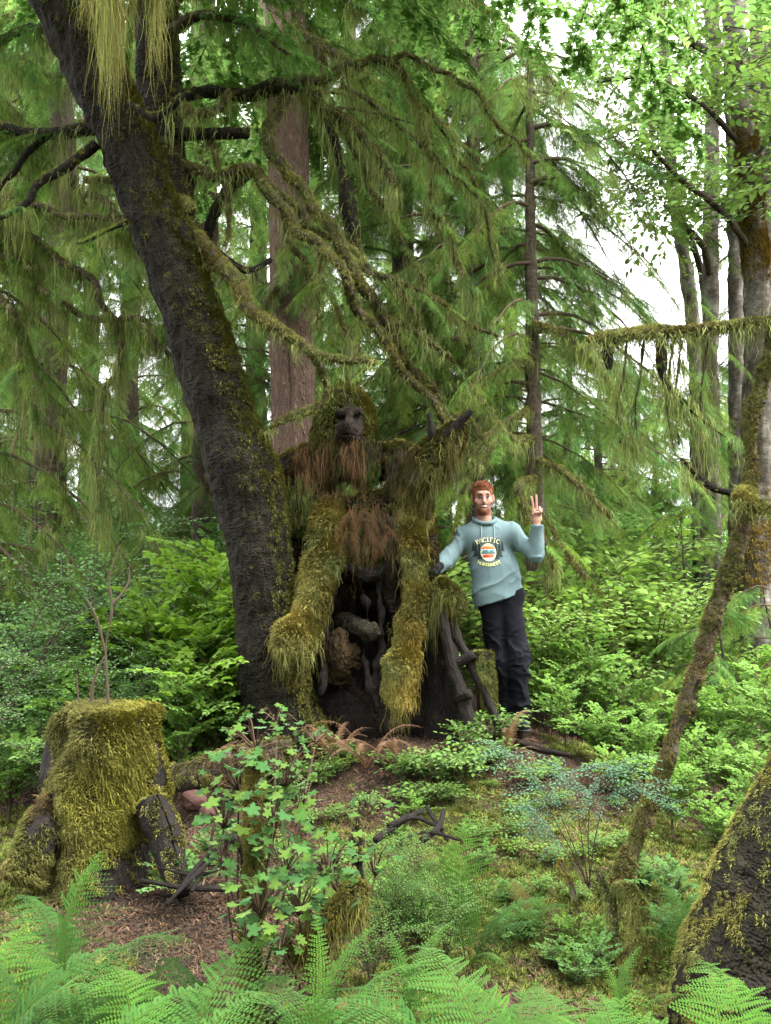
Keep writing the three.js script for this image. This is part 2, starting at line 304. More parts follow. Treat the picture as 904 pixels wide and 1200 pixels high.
// a leafy sprig: three-part leaves up a thin stem along +x (salmonberry-like)
function makeSprig(seed, { n = 9, L = .42, leaf = .07, wid = .05, tri = true, tint = 0 } = {}) {
  const gb = new GB(), r = rng(seed), wood = C(.6, .35, .45), pts = []; for (let k = 0; k <= 6; k++) pts.push(V(L * k / 6, .05 * Math.sin(k / 6 * 2.4) - .06 * (k / 6) ** 2, 0)); tube(gb, pts, pts.map((_, k) => .0035 * (1.1 - k / 7)), 4, { color: wood, cap: false });
  for (let i = 0; i < n; i++) {
    const t = (i + 1) / n, p = V(L * t, .05 * Math.sin(t * 2.4) - .06 * t * t, 0), s = i % 2 ? 1 : -1, yaw = i === n - 1 ? 0 : s * between(r, .6, 1.25), k = between(r, .75, 1.2), c = C(k * (1 + tint * r()), k, k * between(r, .7, 1.1));
    const e = new THREE.Euler(between(r, -.35, .35), yaw, between(r, -.35, .2), 'YXZ'), q = new THREE.Quaternion().setFromEuler(e), st = V(1, .1, 0).applyQuaternion(q), base = p.clone().addScaledVector(st, leaf * .45), sz = leaf * between(r, .75, 1.15);
    const a = gb.pv(p.clone().add(V(0, .0015, 0)), wood), b = gb.pv(p.clone().add(V(0, -.0015, 0)), wood), d = gb.pv(base, wood); gb.tri(a, b, d);
    for (const dy of tri ? [0, 1.15, -1.15] : [0]) { const m = new THREE.Matrix4().compose(base, q.clone().multiply(new THREE.Quaternion().setFromEuler(new THREE.Euler(0, dy, between(r, -.15, .15)))), V(1, 1, 1)); simpleLeaf(gb, m, sz * (dy ? .8 : 1), sz * wid / leaf * (dy ? .9 : 1), c, between(r, .1, .35), between(r, .05, .35), tri ? .12 : .04); }
  }
  return gb.geo();
}
const SPRIG = [51, 52, 53].map((s) => makeSprig(s)), SMALLSPRIG = [61, 62, 63].map((s) => makeSprig(s, { n: 16, L: .4, leaf: .026, wid: .016, tri: false })), OVALSPRIG = [71, 72].map((s) => makeSprig(s, { n: 8, L: .3, leaf: .075, wid: .045, tri: false, tint: .3 }));
// a shrub's foliage as one mesh: sprigs on a few arching stems; base at the origin
function makeShrub(seed, { h = 1.2, spread = .6, stems = 6, per = 9, sprigs = SPRIG, scale = 1 } = {}) {
  const r = rng(seed), wood = new GB(), parts = [];
  for (let i = 0; i < stems; i++) {
    const a = r() * TAU, s = spread * between(r, .3, 1.1), H = h * between(r, .65, 1.05), pts = []; for (let k = 0; k <= 5; k++) { const t = k / 5; pts.push(V(Math.cos(a) * s * t * t + between(r, -.03, .03) * t, H * Math.sin(t * 1.45), Math.sin(a) * s * t * t + between(r, -.03, .03) * t)); }
    tube(wood, pts, pts.map((_, k) => .009 * (1.1 - k / 6)), 5, { color: C(1, 1, 1) });
    const cv = new THREE.CatmullRomCurve3(pts);
    for (let j = 0; j < per; j++) { const t = lerp(.22, 1, (j + r()) / per), p = cv.getPoint(t), T = cv.getTangent(t), az = r() * TAU, d = V(Math.cos(az), between(r, -.1, .4), Math.sin(az)).addScaledVector(T, .5); parts.push(sprigs[Math.floor(r() * sprigs.length)].clone().applyMatrix4(aim(p, d, V(between(r, -.2, .2), 1, between(r, -.2, .2)), scale * between(r, .65, 1.15)))); }
  }
  return { wood: wood.geo(), foliage: mergeGeometries(parts) };
}
// fern frond, one metre long: rises from the origin and arches along +x
function makeFrond(seed, { pairs = 24, rise = .55, wid = .24, pin = 15, arch = 1.2, droop = .12 } = {}) {
  const gb = new GB(), r = rng(seed), pts = [], stem = C(1.5, 1.05, .7); for (let k = 0; k <= 30; k++) { const t = k / 30; pts.push(V(.86 * t, rise * Math.sin(t * 2.0) * Math.pow(1 - t * .25, arch), .02 * Math.sin(t * 3 + seed))); }
  const cv = new THREE.CatmullRomCurve3(pts); tube(gb, pts, pts.map((_, k) => .0042 * (1.08 - k / 30)), 4, { color: stem, cap: false });
  for (let i = 0; i < pairs; i++) for (const s of [-1, 1]) {
    const t = .2 + .8 * (i + (s > 0 ? .25 : 0)) / pairs, p = cv.getPointAt(Math.min(1, t)), T = cv.getTangentAt(Math.min(1, t)), u = (t - .2) / .8, side = V().crossVectors(T, V(0, 1, 0)).normalize().multiplyScalar(s), len = wid * Math.pow(Math.sin(Math.PI * Math.pow(.12 + .88 * u, .75)), .85) * between(r, .78, 1.1) + .008, sagP = droop * between(r, .2, 2.6);
    if (len < .01 || r() < .03) continue;
    const d = side.clone().multiplyScalar(.95).addScaledVector(T, .38).add(V(0, between(r, -.12, .06), 0)).normalize(), nrm = V().crossVectors(d, T).normalize(); if (nrm.y < 0) nrm.negate();
    const n = Math.max(4, Math.round(pin * Math.pow(len / wid, .7))); const k = between(r, .85, 1.12);
    const at = (q) => p.clone().addScaledVector(d, len * q).add(V(0, -sagP * len * q * q * 2.2, 0)).addScaledVector(T, .05 * len * q * q);
    const o = T.clone().multiplyScalar(.0009), c1 = C(1.1, .95, .8); gb.quad(gb.pv(at(0).sub(o), c1), gb.pv(at(0).add(o), c1), gb.pv(at(1).add(o), c1), gb.pv(at(1).sub(o), c1));
    for (let j = 0; j < n; j++) for (const s2 of [-1, 1]) {
      const q = (j + .5) / n, b = at(q), l = (len * .13 + .007) * Math.pow(1 - q * .92, .7), w = len / n * .46, dd = T.clone().multiplyScalar(s2).addScaledVector(d, .3).normalize(), c = C(k * between(r, .9, 1.1), k * between(r, .94, 1.06), k * .9);
      const lift = nrm.clone().multiplyScalar(l * between(r, -.16, .06)), m = b.clone().addScaledVector(dd, l * .5).addScaledVector(lift, .3);
      const A = gb.pv(b, c), B = gb.pv(m.clone().addScaledVector(d, w), c), D = gb.pv(b.clone().addScaledVector(dd, l).add(lift), c), E = gb.pv(m.clone().addScaledVector(d, -w), c); gb.quad(A, B, D, E);
    }
  }
  return gb.geo();
}
const FROND = [81, 82, 83, 84, 85, 86, 87].map((s, i) => makeFrond(s, { rise: [.5, .4, .62, .32, .46, .55, .36][i], wid: [.23, .26, .2, .24, .21, .25, .19][i], droop: [.12, .2, .1, .25, .3, .15, .2][i] }));
const SWORD = [91, 92].map((s) => makeFrond(s, { pairs: 34, wid: .09, pin: 5, rise: .6 }));
// ---------- ground ----------
function H(x, z) {
  const d = Math.hypot((x - .25) / 1.75, (z + 6.7) / 1.75), m = 1 - sstep(d, .35, 1.3);
  let y = .46 * m + .22 * sstep(-z, 7, 11) + .02 * Math.max(0, -z - 14) * (1 - sstep(-z, 40, 70));
  y += .05 * fbm(x * .9, z * .9, 3, 3) + .035 * fbm(x * 4, z * 4, 5, 3) * (1 - sstep(-z, 12, 20));
  y -= .16 * Math.exp(-(((x - 1.0) / .6) ** 2 + ((z + 3.75) / .6) ** 2));            // the hollow under the bank
  y += .1 * Math.exp(-(((x + 1.55) / .6) ** 2 + ((z + 4.5) / .5) ** 2));              // heap round the stump
  return y;
}
const onGround = (px, d, dy = 0) => { const x = (px - 452) / FPX * d; return V(x, H(x, -d) + dy, -d); };
const mossiness = (x, z) => { const bank = Math.exp(-(((x - .95) / .8) ** 2 + ((z + 4.5) / .8) ** 2)) * .95 + Math.exp(-(((x + 2) / 1.2) ** 2 + ((z + 3.3) / .8) ** 2)) * .4; return sstep(fbm(x * 1.7 + 4, z * 1.7, 9, 5) + bank - .08, .0, .22); };
const earth = (x, z) => sstep(fbm(x * 2.2 + 20, z * 2.2, 1, 4) + .5 * Math.exp(-(((x + .9) / .7) ** 2 + ((z + 4.5) / .5) ** 2)), .12, .3);
{
  const gb = new GB(), n = 250, warp = (t) => 4.2 * t + 130 * Math.pow(t, 5);   // fine near the middle, reaching the horizon
  const zc = -5.2, ids = [];
  for (let j = 0; j <= n; j++) for (let i = 0; i <= n; i++) {
    const x = warp(i / n * 2 - 1), z = zc + warp(j / n * 2 - 1), m = mossiness(x, z) * (Math.hypot(x, z + 5) < 12 ? 1 : .3), e = earth(x, z) * (1 - m), t = .85 + .5 * fbm(x * 6, z * 6, 2, 3);
    const c = C(lerp(lerp(1.05, .34, e), .62, m) * t, lerp(lerp(1, .36, e), 1.05, m) * t, lerp(lerp(.95, .4, e), .32, m) * t);
    ids.push(gb.v(x, H(x, z), z, c, x / .8, z / .8));
  }
  for (let j = 0; j < n; j++) for (let i = 0; i < n; i++) { const a = j * (n + 1) + i; gb.quad(a, a + n + 1, a + n + 2, a + 1); }
  const g = part('ground', gb.geo(), MAT.ground, null); g.userData = { kind: 'structure', label: 'forest floor of brown needle litter and moss rising to a mound', category: 'ground' }; scene.add(g);
}
// loose litter: needles, twig bits, bark flakes
{
  const bits = [0, 1, 2].map((k) => { const gb = new GB(), r = rng(400 + k); for (let i = 0; i < 40; i++) { const a = r() * TAU, l = between(r, .008, .03), w = between(r, .0006, .0026), x = between(r, -.06, .06), z = between(r, -.06, .06), y = between(r, .001, .014), c = [C(.075, .047, .031), C(.046, .034, .025), C(.115, .076, .045), C(.03, .026, .02), C(.066, .037, .026)][i % 5]; const dx = Math.cos(a), dz = Math.sin(a), ty = between(r, -.006, .012); gb.quad(gb.v(x - dz * w, y, z + dx * w, c), gb.v(x + dz * w, y, z - dx * w, c), gb.v(x + dx * l + dz * w, y + ty, z + dz * l - dx * w, c), gb.v(x + dx * l - dz * w, y + ty, z + dz * l + dx * w, c)); } return gb.geo(); });
  const set = new InstSet(3), moss = new InstSet(3), r = rng(5); let k = 0;
  const nrm = (x, z) => V(H(x - .03, z) - H(x + .03, z), .06, H(x, z - .03) - H(x, z + .03)).normalize();
  for (let i = 0; i < 15000; i++) {
    const z = -2.2 - 6.3 * Math.pow(r(), .8), x = between(r, -1, 1) * (.55 * -z + .5), m = mossiness(x, z);
    if (r() < 1 - m * .85) { const v = between(r, .55, 1.3); set.add(k++, place(V(x, H(x, z), z), nrm(x, z), r() * TAU, between(r, .7, 1.4)), C(v, v * .95, v * .92)); }
  }
  for (let i = 0; i < 40000; i++) {
    const z = -2.2 - 5.5 * Math.pow(r(), .8), x = between(r, -1, 1) * (.55 * -z + .5), m = mossiness(x, z); if (r() > m) continue;
    const v = between(r, .7, 1.35), y = r() < .3; moss.add(k++, place(V(x, H(x, z) - .004, z), nrm(x, z).add(V(between(r, -.4, .4), 0, between(r, -.4, .4))).normalize(), r() * TAU, between(r, .6, 1.3)), C(v * (y ? 1.02 : .78), v, v * .75));
  }
  const a = new THREE.Group(); a.name = 'forest_litter'; a.userData = { kind: 'stuff', label: 'loose brown needles and bark flakes over the mound', category: 'litter' }; scene.add(a); set.build('flakes', bits, MAT.litter, a);
  const b = new THREE.Group(); b.name = 'moss_carpet'; b.userData = { kind: 'stuff', label: 'low golden green moss carpet on the bank and floor', category: 'moss' }; scene.add(b); moss.build('cushions', TUFT, MAT.moss, b);
}
// ---------- moss and lichen coats ----------
const _b = new THREE.Matrix4();
function outward(p, n, s, tilt) {   // local z outward, y up the wall
  const z = n.clone().add(V(0, tilt || 0, 0)).normalize(), u = Math.abs(z.y) > .97 ? V(1, 0, 0) : V(0, 1, 0), x = V().crossVectors(u, z).normalize(), y = V().crossVectors(z, x);
  return new THREE.Matrix4().makeBasis(x, y, z).scale(V(s, s, s)).setPosition(p);
}
function cushion(set, geo, n, seed, dens, tint, size = 1) { let k = 0; sample(geo, n, seed, (p, nn, r) => { if (r() < dens(p, nn)) set.add(k++, place(p.addScaledVector(nn, -.004), nn.clone().add(V(between(r, -.4, .4), between(r, -.3, .2), between(r, -.4, .4))).normalize(), r() * TAU, size * between(r, .6, 1.35)), tint(p, r)); }); }
function shagOn(set, geo, n, seed, dens, tint, size = 1) { let k = 0; sample(geo, n, seed, (p, nn, r) => { if (r() < dens(p, nn) * clamp(1.15 + 2.2 * fbm(p.x * 7 + 31, p.y * 7, p.z * 7, 3), .1, 1)) set.add(k++, outward(p.addScaledVector(nn, -.003), nn.add(V(between(r, -.3, .3), 0, between(r, -.3, .3))).normalize(), size * between(r, .6, 1.3)), tint(p, r)); }); }
const olive = (p, r) => { const g = fbm(p.x * 5, p.y * 5, p.z * 5, 2), v = between(r, .55, 1.25) * (1 + .9 * fbm(p.x * 4 + 9, p.y * 4, p.z * 4, 3)); return C(v * (1 + .35 * g), v, v * (.9 - .3 * g)); };
const brownish = (p, r) => { const v = between(r, .5, 1.1), g = sstep(fbm(p.x * 6, p.y * 6, p.z * 6 + 4, 3), -.1, .25); return C(v * lerp(.9, 1.0, g), v * lerp(.92, .72, g), v * lerp(.9, 1.0, g)); };

// ---------- trees made branch by branch ----------
const bumpy = (amp, f) => (a, L, p, t, r) => amp * fbm(p.x * f, p.y * f, p.z * f, 4);
class Tree {
  constructor(name, label, base, group) { this.o = thing(name, label, 'tree', base, group); this.moss = new InstSet(3); this.shag = new InstSet(3); this.beard = new InstSet(4); this.boughs = new InstSet(3); this.leaves = new InstSet(2); this.seed = Math.round(base.x * 977 + base.z * 131); this.r = rng(this.seed + 7); }
  line(list) { return { pts: list.map(([x, y, d]) => P(x, y, d)), rad: list.map(([x, y, d, r]) => M2(r, d)) }; }
  trunk(list, mat, { seg = 40, step = .06, tile = .5, disp, name = 'trunk', color, flare = 0 } = {}) {
    const { pts, rad } = Array.isArray(list) ? this.line(list) : list, gb = new GB(); tube(gb, pts, rad, seg, { tile, sub: step, disp: disp || bumpy(.05, 5), color }); const g = gb.geo(); this.last = g.clone(); return part(name, g, mat, this.o);
  }
  // a branch given by photograph points and depth, with its moss, hanging lichen and needle sprays
  branch(list, { mat = MAT.brownBark, moss = 1, beard = 1, boughs = 0, bs = .6, droop = .4, wob = .02, name = 'branch', bl = 1, tint, bmin = .2 } = {}) {
    const { pts, rad } = Array.isArray(list) ? this.line(list) : list, r = this.r, gb = new GB(), rs = resample(pts, rad.map((x) => x * .78), .04), f = 6; rs.pts.forEach((p, i) => { const e = Math.min(1, i / 6); p.add(V(noise(p.x * f, p.y * f, 1), noise(p.x * f, p.y * f, 2), noise(p.x * f, p.y * f, 3)).multiplyScalar(wob * e)); });
    tube(gb, rs.pts, rs.rad.map((x) => x + .001), 9, { disp: bumpy(.012, 22), tile: .25 }); const g = gb.geo(), L = rs.pts.length * .04; this.last = g.clone();
    if (moss) cushion(this.moss, g, Math.round(moss * L * 480 * Math.max(.35, Math.min(2, rad[0] / .05))), this.seed++, (p, n) => clamp((moss >= 1.5 ? .9 : .45) + .6 * n.y + .5 * noise(p.x * 9, p.y * 9, p.z * 9), .05, 1), olive, .55);
    if (beard) for (let i = 0; i < L * 16 * beard; i++) { const k = Math.floor(r() * rs.pts.length), p = rs.pts[k]; this.beard.add(Math.floor(r() * 4), new THREE.Matrix4().compose(p.clone().add(V(0, -rs.rad[k] * .6, 0)), new THREE.Quaternion().setFromAxisAngle(_Y, r() * TAU), V(1, between(r, .3, 1.25) * bl, 1)), this.lt()); }
    if (boughs) for (let i = 0; i < boughs; i++) { const t = lerp(bmin, 1, (i + r() * .8) / boughs), k = Math.min(rs.pts.length - 2, Math.floor(t * (rs.pts.length - 1))), T = V().subVectors(rs.pts[k + 1], rs.pts[k]).normalize(); this.bough(rs.pts[k], T, (i % 2 ? 1 : -1) * between(r, .3, 1.1), droop, bs * between(r, .7, 1.2) * (1.1 - .4 * t), tint); }
    return part(name, g, mat, this.o);
  }
  lt() { const v = between(this.r, .55, 1.15), g = this.r() * .35; return C(v * (1 - .35 * g), v, v * (.85 - .3 * g)); }
  bough(p, T, yaw, droop, s, tint, moss = 0) {
    const r = this.r, h = Math.hypot(T.x, T.z), d = (h < .2 ? V(between(r, -1, 1), 0, between(r, -1, 1)) : V(T.x, 0, T.z)).normalize().applyAxisAngle(_Y, yaw); d.y = -droop * between(r, .5, 1.4) + .1; const v = between(r, .5, 1.5), y = between(r, -.18, .22), c = tint || C(1, 1, 1);
    const mtx = aim(p, d, V(between(r, -.3, .3), 1, between(r, -.3, .3)), s); this.boughs.add(Math.floor(r() * 3), mtx, C(c.r * v * (1 + y), c.g * v, c.b * v * (1 - y)));
    if (moss) for (let i = 0; i < moss; i++) { const q = V(between(r, 0, .7), -.1 * r(), between(r, -.15, .15)).applyMatrix4(mtx); this.beard.add(Math.floor(r() * 4), new THREE.Matrix4().compose(q, new THREE.Quaternion().setFromAxisAngle(_Y, r() * TAU), V(1, between(r, .4, 1.3), 1)), this.lt()); }
  }
  // whorls of drooping limbs up a trunk
  crown(cv, { h0, h1, n, len, per = 7, bs = .8, droop = .35, tint, beard = 0, az0 = 0, az1 = TAU, rise = .1, limbR = .022, thin = .5 }) {
    const r = this.r, gb = new GB();
    for (let i = 0; i < n; i++) {
      const t = (i + r()) / n, y = lerp(h0, h1, t), p0 = cv(y), az = az0 + (az1 - az0) * r(), L = len * between(r, .6, 1.15) * (1 - thin * t), el = between(r, -.1, .35) + rise, pts = []; const D = V(Math.cos(az), 0, Math.sin(az)), sag = droop * between(r, .6, 1.4);
      for (let k = 0; k <= 7; k++) { const u = k / 7; pts.push(p0.clone().addScaledVector(D, L * u).add(V(0, L * (el * u - (el + sag) * u * u) + .03 * noise(i * 3.1, u * 4), .05 * L * noise(i * 1.7, u * 3, 8)))); }
      tube(gb, pts, pts.map((_, k) => limbR * (1.08 - k / 7)), 5, { color: C(1, 1, 1), cap: false });
      for (let j = 0; j < per; j++) { const u = lerp(.12, 1, (j + r()) / per), q = clamp(u * 7, 0, 6.99), k = Math.floor(q), p = pts[k].clone().lerp(pts[k + 1], q - k), T = V().subVectors(pts[k + 1], pts[k]).normalize(), s = bs * between(r, .65, 1.2) * (1.05 - .35 * u); this.bough(p, T, j === per - 1 ? 0 : (j % 2 ? 1 : -1) * between(r, .4, 1.1), .25 + droop * .8, s, tint, Math.floor(beard * between(r, .3, 1.7))); }
      if (beard) for (let j = 0; j < beard * L * 4; j++) { const q = clamp(r() * 7, 0, 6.99), k = Math.floor(q), p = pts[k].clone().lerp(pts[k + 1], q - k); this.beard.add(j, new THREE.Matrix4().compose(p, new THREE.Quaternion().setFromAxisAngle(_Y, r() * TAU), V(1, between(r, .5, 1.5), 1)), this.lt()); }
    }
    const m = part('limbs', gb.geo(), MAT.twig, this.o); m.userData.kind = 'stuff';
  }
  finish() { this.moss.build('moss', TUFT, MAT.moss, this.o); this.shag.build('moss', SHAG, MAT.moss, this.o); this.beard.build('lichen', BEARD, MAT.lichen, this.o); this.boughs.build('crown', this.coarse ? COARSE : BOUGH, this.coarse ? MAT.needleFar : MAT.needle, this.o); this.leaves.build('crown', OVALSPRIG, MAT.leaf, this.o); return this; }
}
// 1. the big leaning tree the figure leans against
{
  const T = new Tree('leaning_tree', 'dark leaning mossy tree trunk propped beside the moss figure', onGround(325, 6.1, -.2));
  T.trunk([[345, 900, 6.15, 56], [326, 835, 6.1, 42], [316, 760, 6.05, 36], [305, 680, 6, 36], [301, 620, 6, 38], [280, 540, 5.95, 40], [258, 480, 5.9, 37], [233, 400, 5.85, 36], [199, 300, 5.8, 35], [168, 220, 5.75, 33], [142, 150, 5.7, 33], [108, 75, 5.65, 35], [70, 0, 5.6, 35], [30, -80, 5.55, 34], [-30, -220, 5.5, 32], [-70, -380, 5.5, 30]], MAT.darkBark, { seg: 72, step: .035, disp: (a, L, p) => .05 * fbm(p.x * 4, p.y * 3, p.z * 4, 3) + .034 * fbm(p.x * 22, p.y * 12, p.z * 22, 4) });
  const g = T.last;
  // moss follows the upper, right-hand side and dots the rest
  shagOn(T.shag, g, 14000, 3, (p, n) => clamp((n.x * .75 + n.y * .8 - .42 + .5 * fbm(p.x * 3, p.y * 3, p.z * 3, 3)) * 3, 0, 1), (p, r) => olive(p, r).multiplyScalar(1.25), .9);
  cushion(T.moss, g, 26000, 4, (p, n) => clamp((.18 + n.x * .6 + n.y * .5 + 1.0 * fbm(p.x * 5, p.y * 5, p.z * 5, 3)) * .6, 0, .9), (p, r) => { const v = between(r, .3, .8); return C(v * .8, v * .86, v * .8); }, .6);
  // the upright fork behind it
  T.trunk([[222, 330, 6.15, 20], [206, 255, 6.2, 25], [192, 180, 6.25, 25], [188, 100, 6.3, 26], [184, 0, 6.3, 25], [182, -150, 6.3, 22], [180, -330, 6.3, 18]], MAT.darkBark, { seg: 40, step: .05, name: 'fork' });
  cushion(T.moss, T.last, 5000, 5, (p, n) => clamp(.3 + .5 * n.x + .8 * fbm(p.x * 4, p.y * 4, p.z * 4, 3), 0, 1), (p, r) => { const v = between(r, .45, .95); return C(v * .9, v * .95, v * .9); }, .8);
  const dark = { mat: MAT.darkBark, moss: .35, beard: .3 };
  T.branch([[112, 170, 5.7, 9], [73, 200, 5.6, 7], [43, 218, 5.55, 6], [31, 236, 5.5, 5], [0, 253, 5.4, 4], [-50, 270, 5.3, 3]], { ...dark, boughs: 3, bs: .4 });
  T.branch([[118, 148, 5.8, 11], [60, 158, 5.9, 9], [0, 150, 6, 8], [-70, 145, 6.1, 6]], { ...dark, boughs: 12, bs: .55, droop: .6, beard: 1.5, tint: C(.6, .7, .6) });
  T.branch([[55, 160, 5.9, 6], [30, 182, 5.85, 5], [5, 212, 5.8, 4], [-10, 240, 5.8, 2]], dark);
  T.branch([[205, 114, 6.2, 9], [245, 108, 6.25, 9], [290, 110, 6.3, 10], [325, 104, 6.3, 13], [352, 100, 6.35, 11], [362, 92, 6.4, 4]], { ...dark, moss: .8, beard: 1.4 });
  T.branch([[200, 157, 6.2, 10], [245, 157, 6.1, 9], [285, 156, 6, 9], [292, 156, 6, 8]], { ...dark });
  T.branch([[205, 192, 6.2, 8], [235, 201, 6.15, 8], [270, 203, 6.1, 7], [300, 199, 6.1, 7], [318, 232, 6.05, 8], [345, 262, 6, 7], [372, 290, 6, 7], [402, 325, 6, 7], [440, 385, 6.3, 7], [490, 455, 6.6, 6], [522, 492, 6.7, 5], [548, 502, 6.8, 3]], { moss: 2.2, beard: 1.4, bl: .5, wob: .05 });
  T.branch([[335, 112, 6.3, 9], [320, 165, 6.3, 8], [348, 212, 6.2, 8], [378, 250, 6.15, 9], [405, 300, 6.1, 9], [450, 370, 6.4, 9], [490, 440, 6.7, 8], [525, 478, 6.9, 6], [566, 512, 7, 3]], { moss: 2.2, beard: 1.5, bl: .55, wob: .05 });
  T.branch([[212, 262, 5.9, 14], [240, 292, 5.8, 13], [268, 322, 5.75, 13], [295, 360, 5.7, 11], [335, 393, 5.7, 8], [385, 420, 5.7, 6], [442, 427, 5.7, 3]], { moss: 2, beard: 1.5, bl: .6, wob: .03 });
  T.branch([[365, 412, 5.7, 5], [378, 440, 5.8, 5], [380, 468, 5.85, 5], [352, 486, 5.85, 6], [328, 497, 5.85, 5], [318, 505, 5.85, 3]], { moss: 2.6, beard: 1.2, bl: .4 });
  T.branch([[295, 200, 6.15, 9], [268, 225, 6.2, 8], [248, 258, 6.2, 9], [238, 284, 6.2, 7]], { ...dark });
  T.branch([[214, 124, 6.1, 6], [235, 132, 6, 7], [258, 122, 6, 6], [272, 108, 6, 4]], { moss: 2.2, beard: 1.6 });
  T.branch([[152, 122, 5.5, 6], [180, 138, 5.4, 6], [210, 115, 5.3, 5], [222, 107, 5.3, 3]], { ...dark, moss: .8 });
  T.branch([[345, 95, 6.35, 8], [395, 82, 6.4, 6], [440, 66, 6.5, 6], [478, 98, 6.6, 5], [501, 165, 6.6, 4], [503, 224, 6.6, 4], [516, 262, 6.6, 4], [537, 308, 6.6, 3.5], [558, 358, 6.6, 2.5]], { moss: 1.5, beard: 2.4, boughs: 12, bs: .45, droop: .8, wob: .05 });
  T.branch([[352, 92, 6.4, 7], [372, 120, 6.4, 6], [390, 131, 6.4, 7], [424, 157, 6.4, 6], [449, 199, 6.4, 5], [459, 226, 6.4, 4]], { moss: 2, beard: 2.5, wob: .04 });
  T.branch([[400, 100, 6.4, 4], [420, 112, 6.5, 4], [470, 152, 6.6, 3], [512, 186, 6.6, 3], [560, 230, 6.6, 2]], { moss: .8, beard: 2, boughs: 7, bs: .45, droop: .8 });
  T.branch([[372, 108, 6.4, 6], [400, 190, 6.4, 7], [408, 245, 6.4, 14], [413, 275, 6.4, 11], [418, 298, 6.4, 4]], { ...dark, moss: 1, beard: 1.5 });
  T.branch([[240, 285, 5.85, 7], [290, 318, 5.9, 5], [318, 303, 6, 4]], dark);
  T.branch([[205, 236, 5.85, 10], [216, 240, 5.75, 11], [222, 246, 5.7, 9]], { moss: 4, beard: .6, bl: .4 });
  T.branch([[155, 215, 5.7, 5], [125, 212, 5.8, 4], [102, 211, 5.9, 4]], { moss: 3, beard: 3, bl: .7 });
  T.branch([[176, 250, 5.7, 4], [130, 268, 5.6, 3], [88, 286, 5.5, 2]], { ...dark, boughs: 3, bs: .35 });
  for (const l of [[[300, 200, 6.1, 5], [360, 262, 6.2, 4], [420, 300, 6.3, 4], [470, 350, 6.4, 3], [520, 420, 6.5, 2]], [[325, 235, 6.05, 4], [352, 300, 6.1, 4], [392, 352, 6.2, 3], [420, 420, 6.3, 2]], [[350, 100, 6.35, 5], [400, 150, 6.5, 4], [440, 230, 6.6, 4], [480, 300, 6.7, 3], [540, 380, 6.8, 2]], [[405, 300, 6.1, 4], [450, 330, 6.3, 3], [510, 350, 6.5, 3], [580, 400, 6.6, 2]], [[450, 370, 6.4, 4], [500, 400, 6.6, 3], [550, 450, 6.8, 2], [600, 520, 7, 1.5]], [[372, 290, 6, 3], [380, 340, 6, 3], [372, 390, 6, 2]], [[230, 150, 6.2, 4], [262, 190, 6.1, 4], [270, 240, 6.05, 3], [262, 290, 6, 2]], [[440, 66, 6.5, 4], [500, 80, 6.6, 3], [560, 120, 6.7, 3], [620, 190, 6.8, 2]], [[478, 98, 6.6, 4], [530, 170, 6.7, 3], [570, 260, 6.8, 2], [590, 340, 6.9, 1.5]]]) T.branch(l, { moss: 2, beard: 1.6, bl: .6, wob: .05, boughs: l[0][0] > 340 ? 7 : 0, bs: .34, droop: .9 });
  // boughs over the top of the picture
  T.branch([[190, 40, 6.1, 9], [240, 20, 6, 7], [290, 30, 5.9, 5], [340, 62, 5.8, 3]], { moss: .6, beard: 1, boughs: 14, bs: .5, droop: .35, tint: C(1.05, 1.2, 1.25) });
  T.branch([[195, 0, 6.2, 10], [260, -30, 6, 8], [350, -25, 5.9, 5], [430, 10, 5.8, 3]], { moss: .6, beard: 1.6, boughs: 16, bs: .6, droop: .5, tint: C(.9, 1, .9) });
  T.branch([[185, -40, 6.2, 9], [250, -90, 5.6, 8], [360, -110, 5.2, 6], [480, -60, 5, 4]], { moss: .6, beard: 1.6, boughs: 16, bs: .6, droop: .5 });
  T.branch([[90, 40, 5.6, 8], [40, 30, 5.8, 7], [-20, 60, 6, 5]], { ...dark, boughs: 8, bs: .6, droop: .5, beard: 1.5 });
  // the long beards hung from a broken limb over the trunk
  T.branch([[95, -20, 5.3, 8], [150, -16, 5.15, 7], [205, -22, 5.1, 5]], { moss: 1, beard: 1 });
  const long = new InstSet(2), r = rng(77);
  for (const [x, y, s, n] of [[108, -8, .5, 3], [120, -4, 1.1, 6], [131, -6, 1.5, 9], [140, -8, 1.1, 5], [156, -10, .6, 3], [168, -12, .5, 2], [183, -12, 1.15, 6], [200, -14, .5, 2]]) for (let i = 0; i < n; i++) long.add(i, new THREE.Matrix4().compose(P(x + between(r, -7, 7), y + between(r, -8, 14), between(r, 5.05, 5.3)), new THREE.Quaternion().setFromAxisAngle(_Y, r() * TAU), V(between(r, .5, .9), s * between(r, .6, 1.15), between(r, .5, .9))), T.lt().multiply(C(1.35, 1.15, 1.1)));
  long.build('lichen', LONGBEARD, MAT.lichen, T.o);
  // its own crown, high over the clearing
  const high = new InstSet(3), hr = rng(91), lg = new GB(), top = (y) => P(182, 0, 6.3).setY(y);
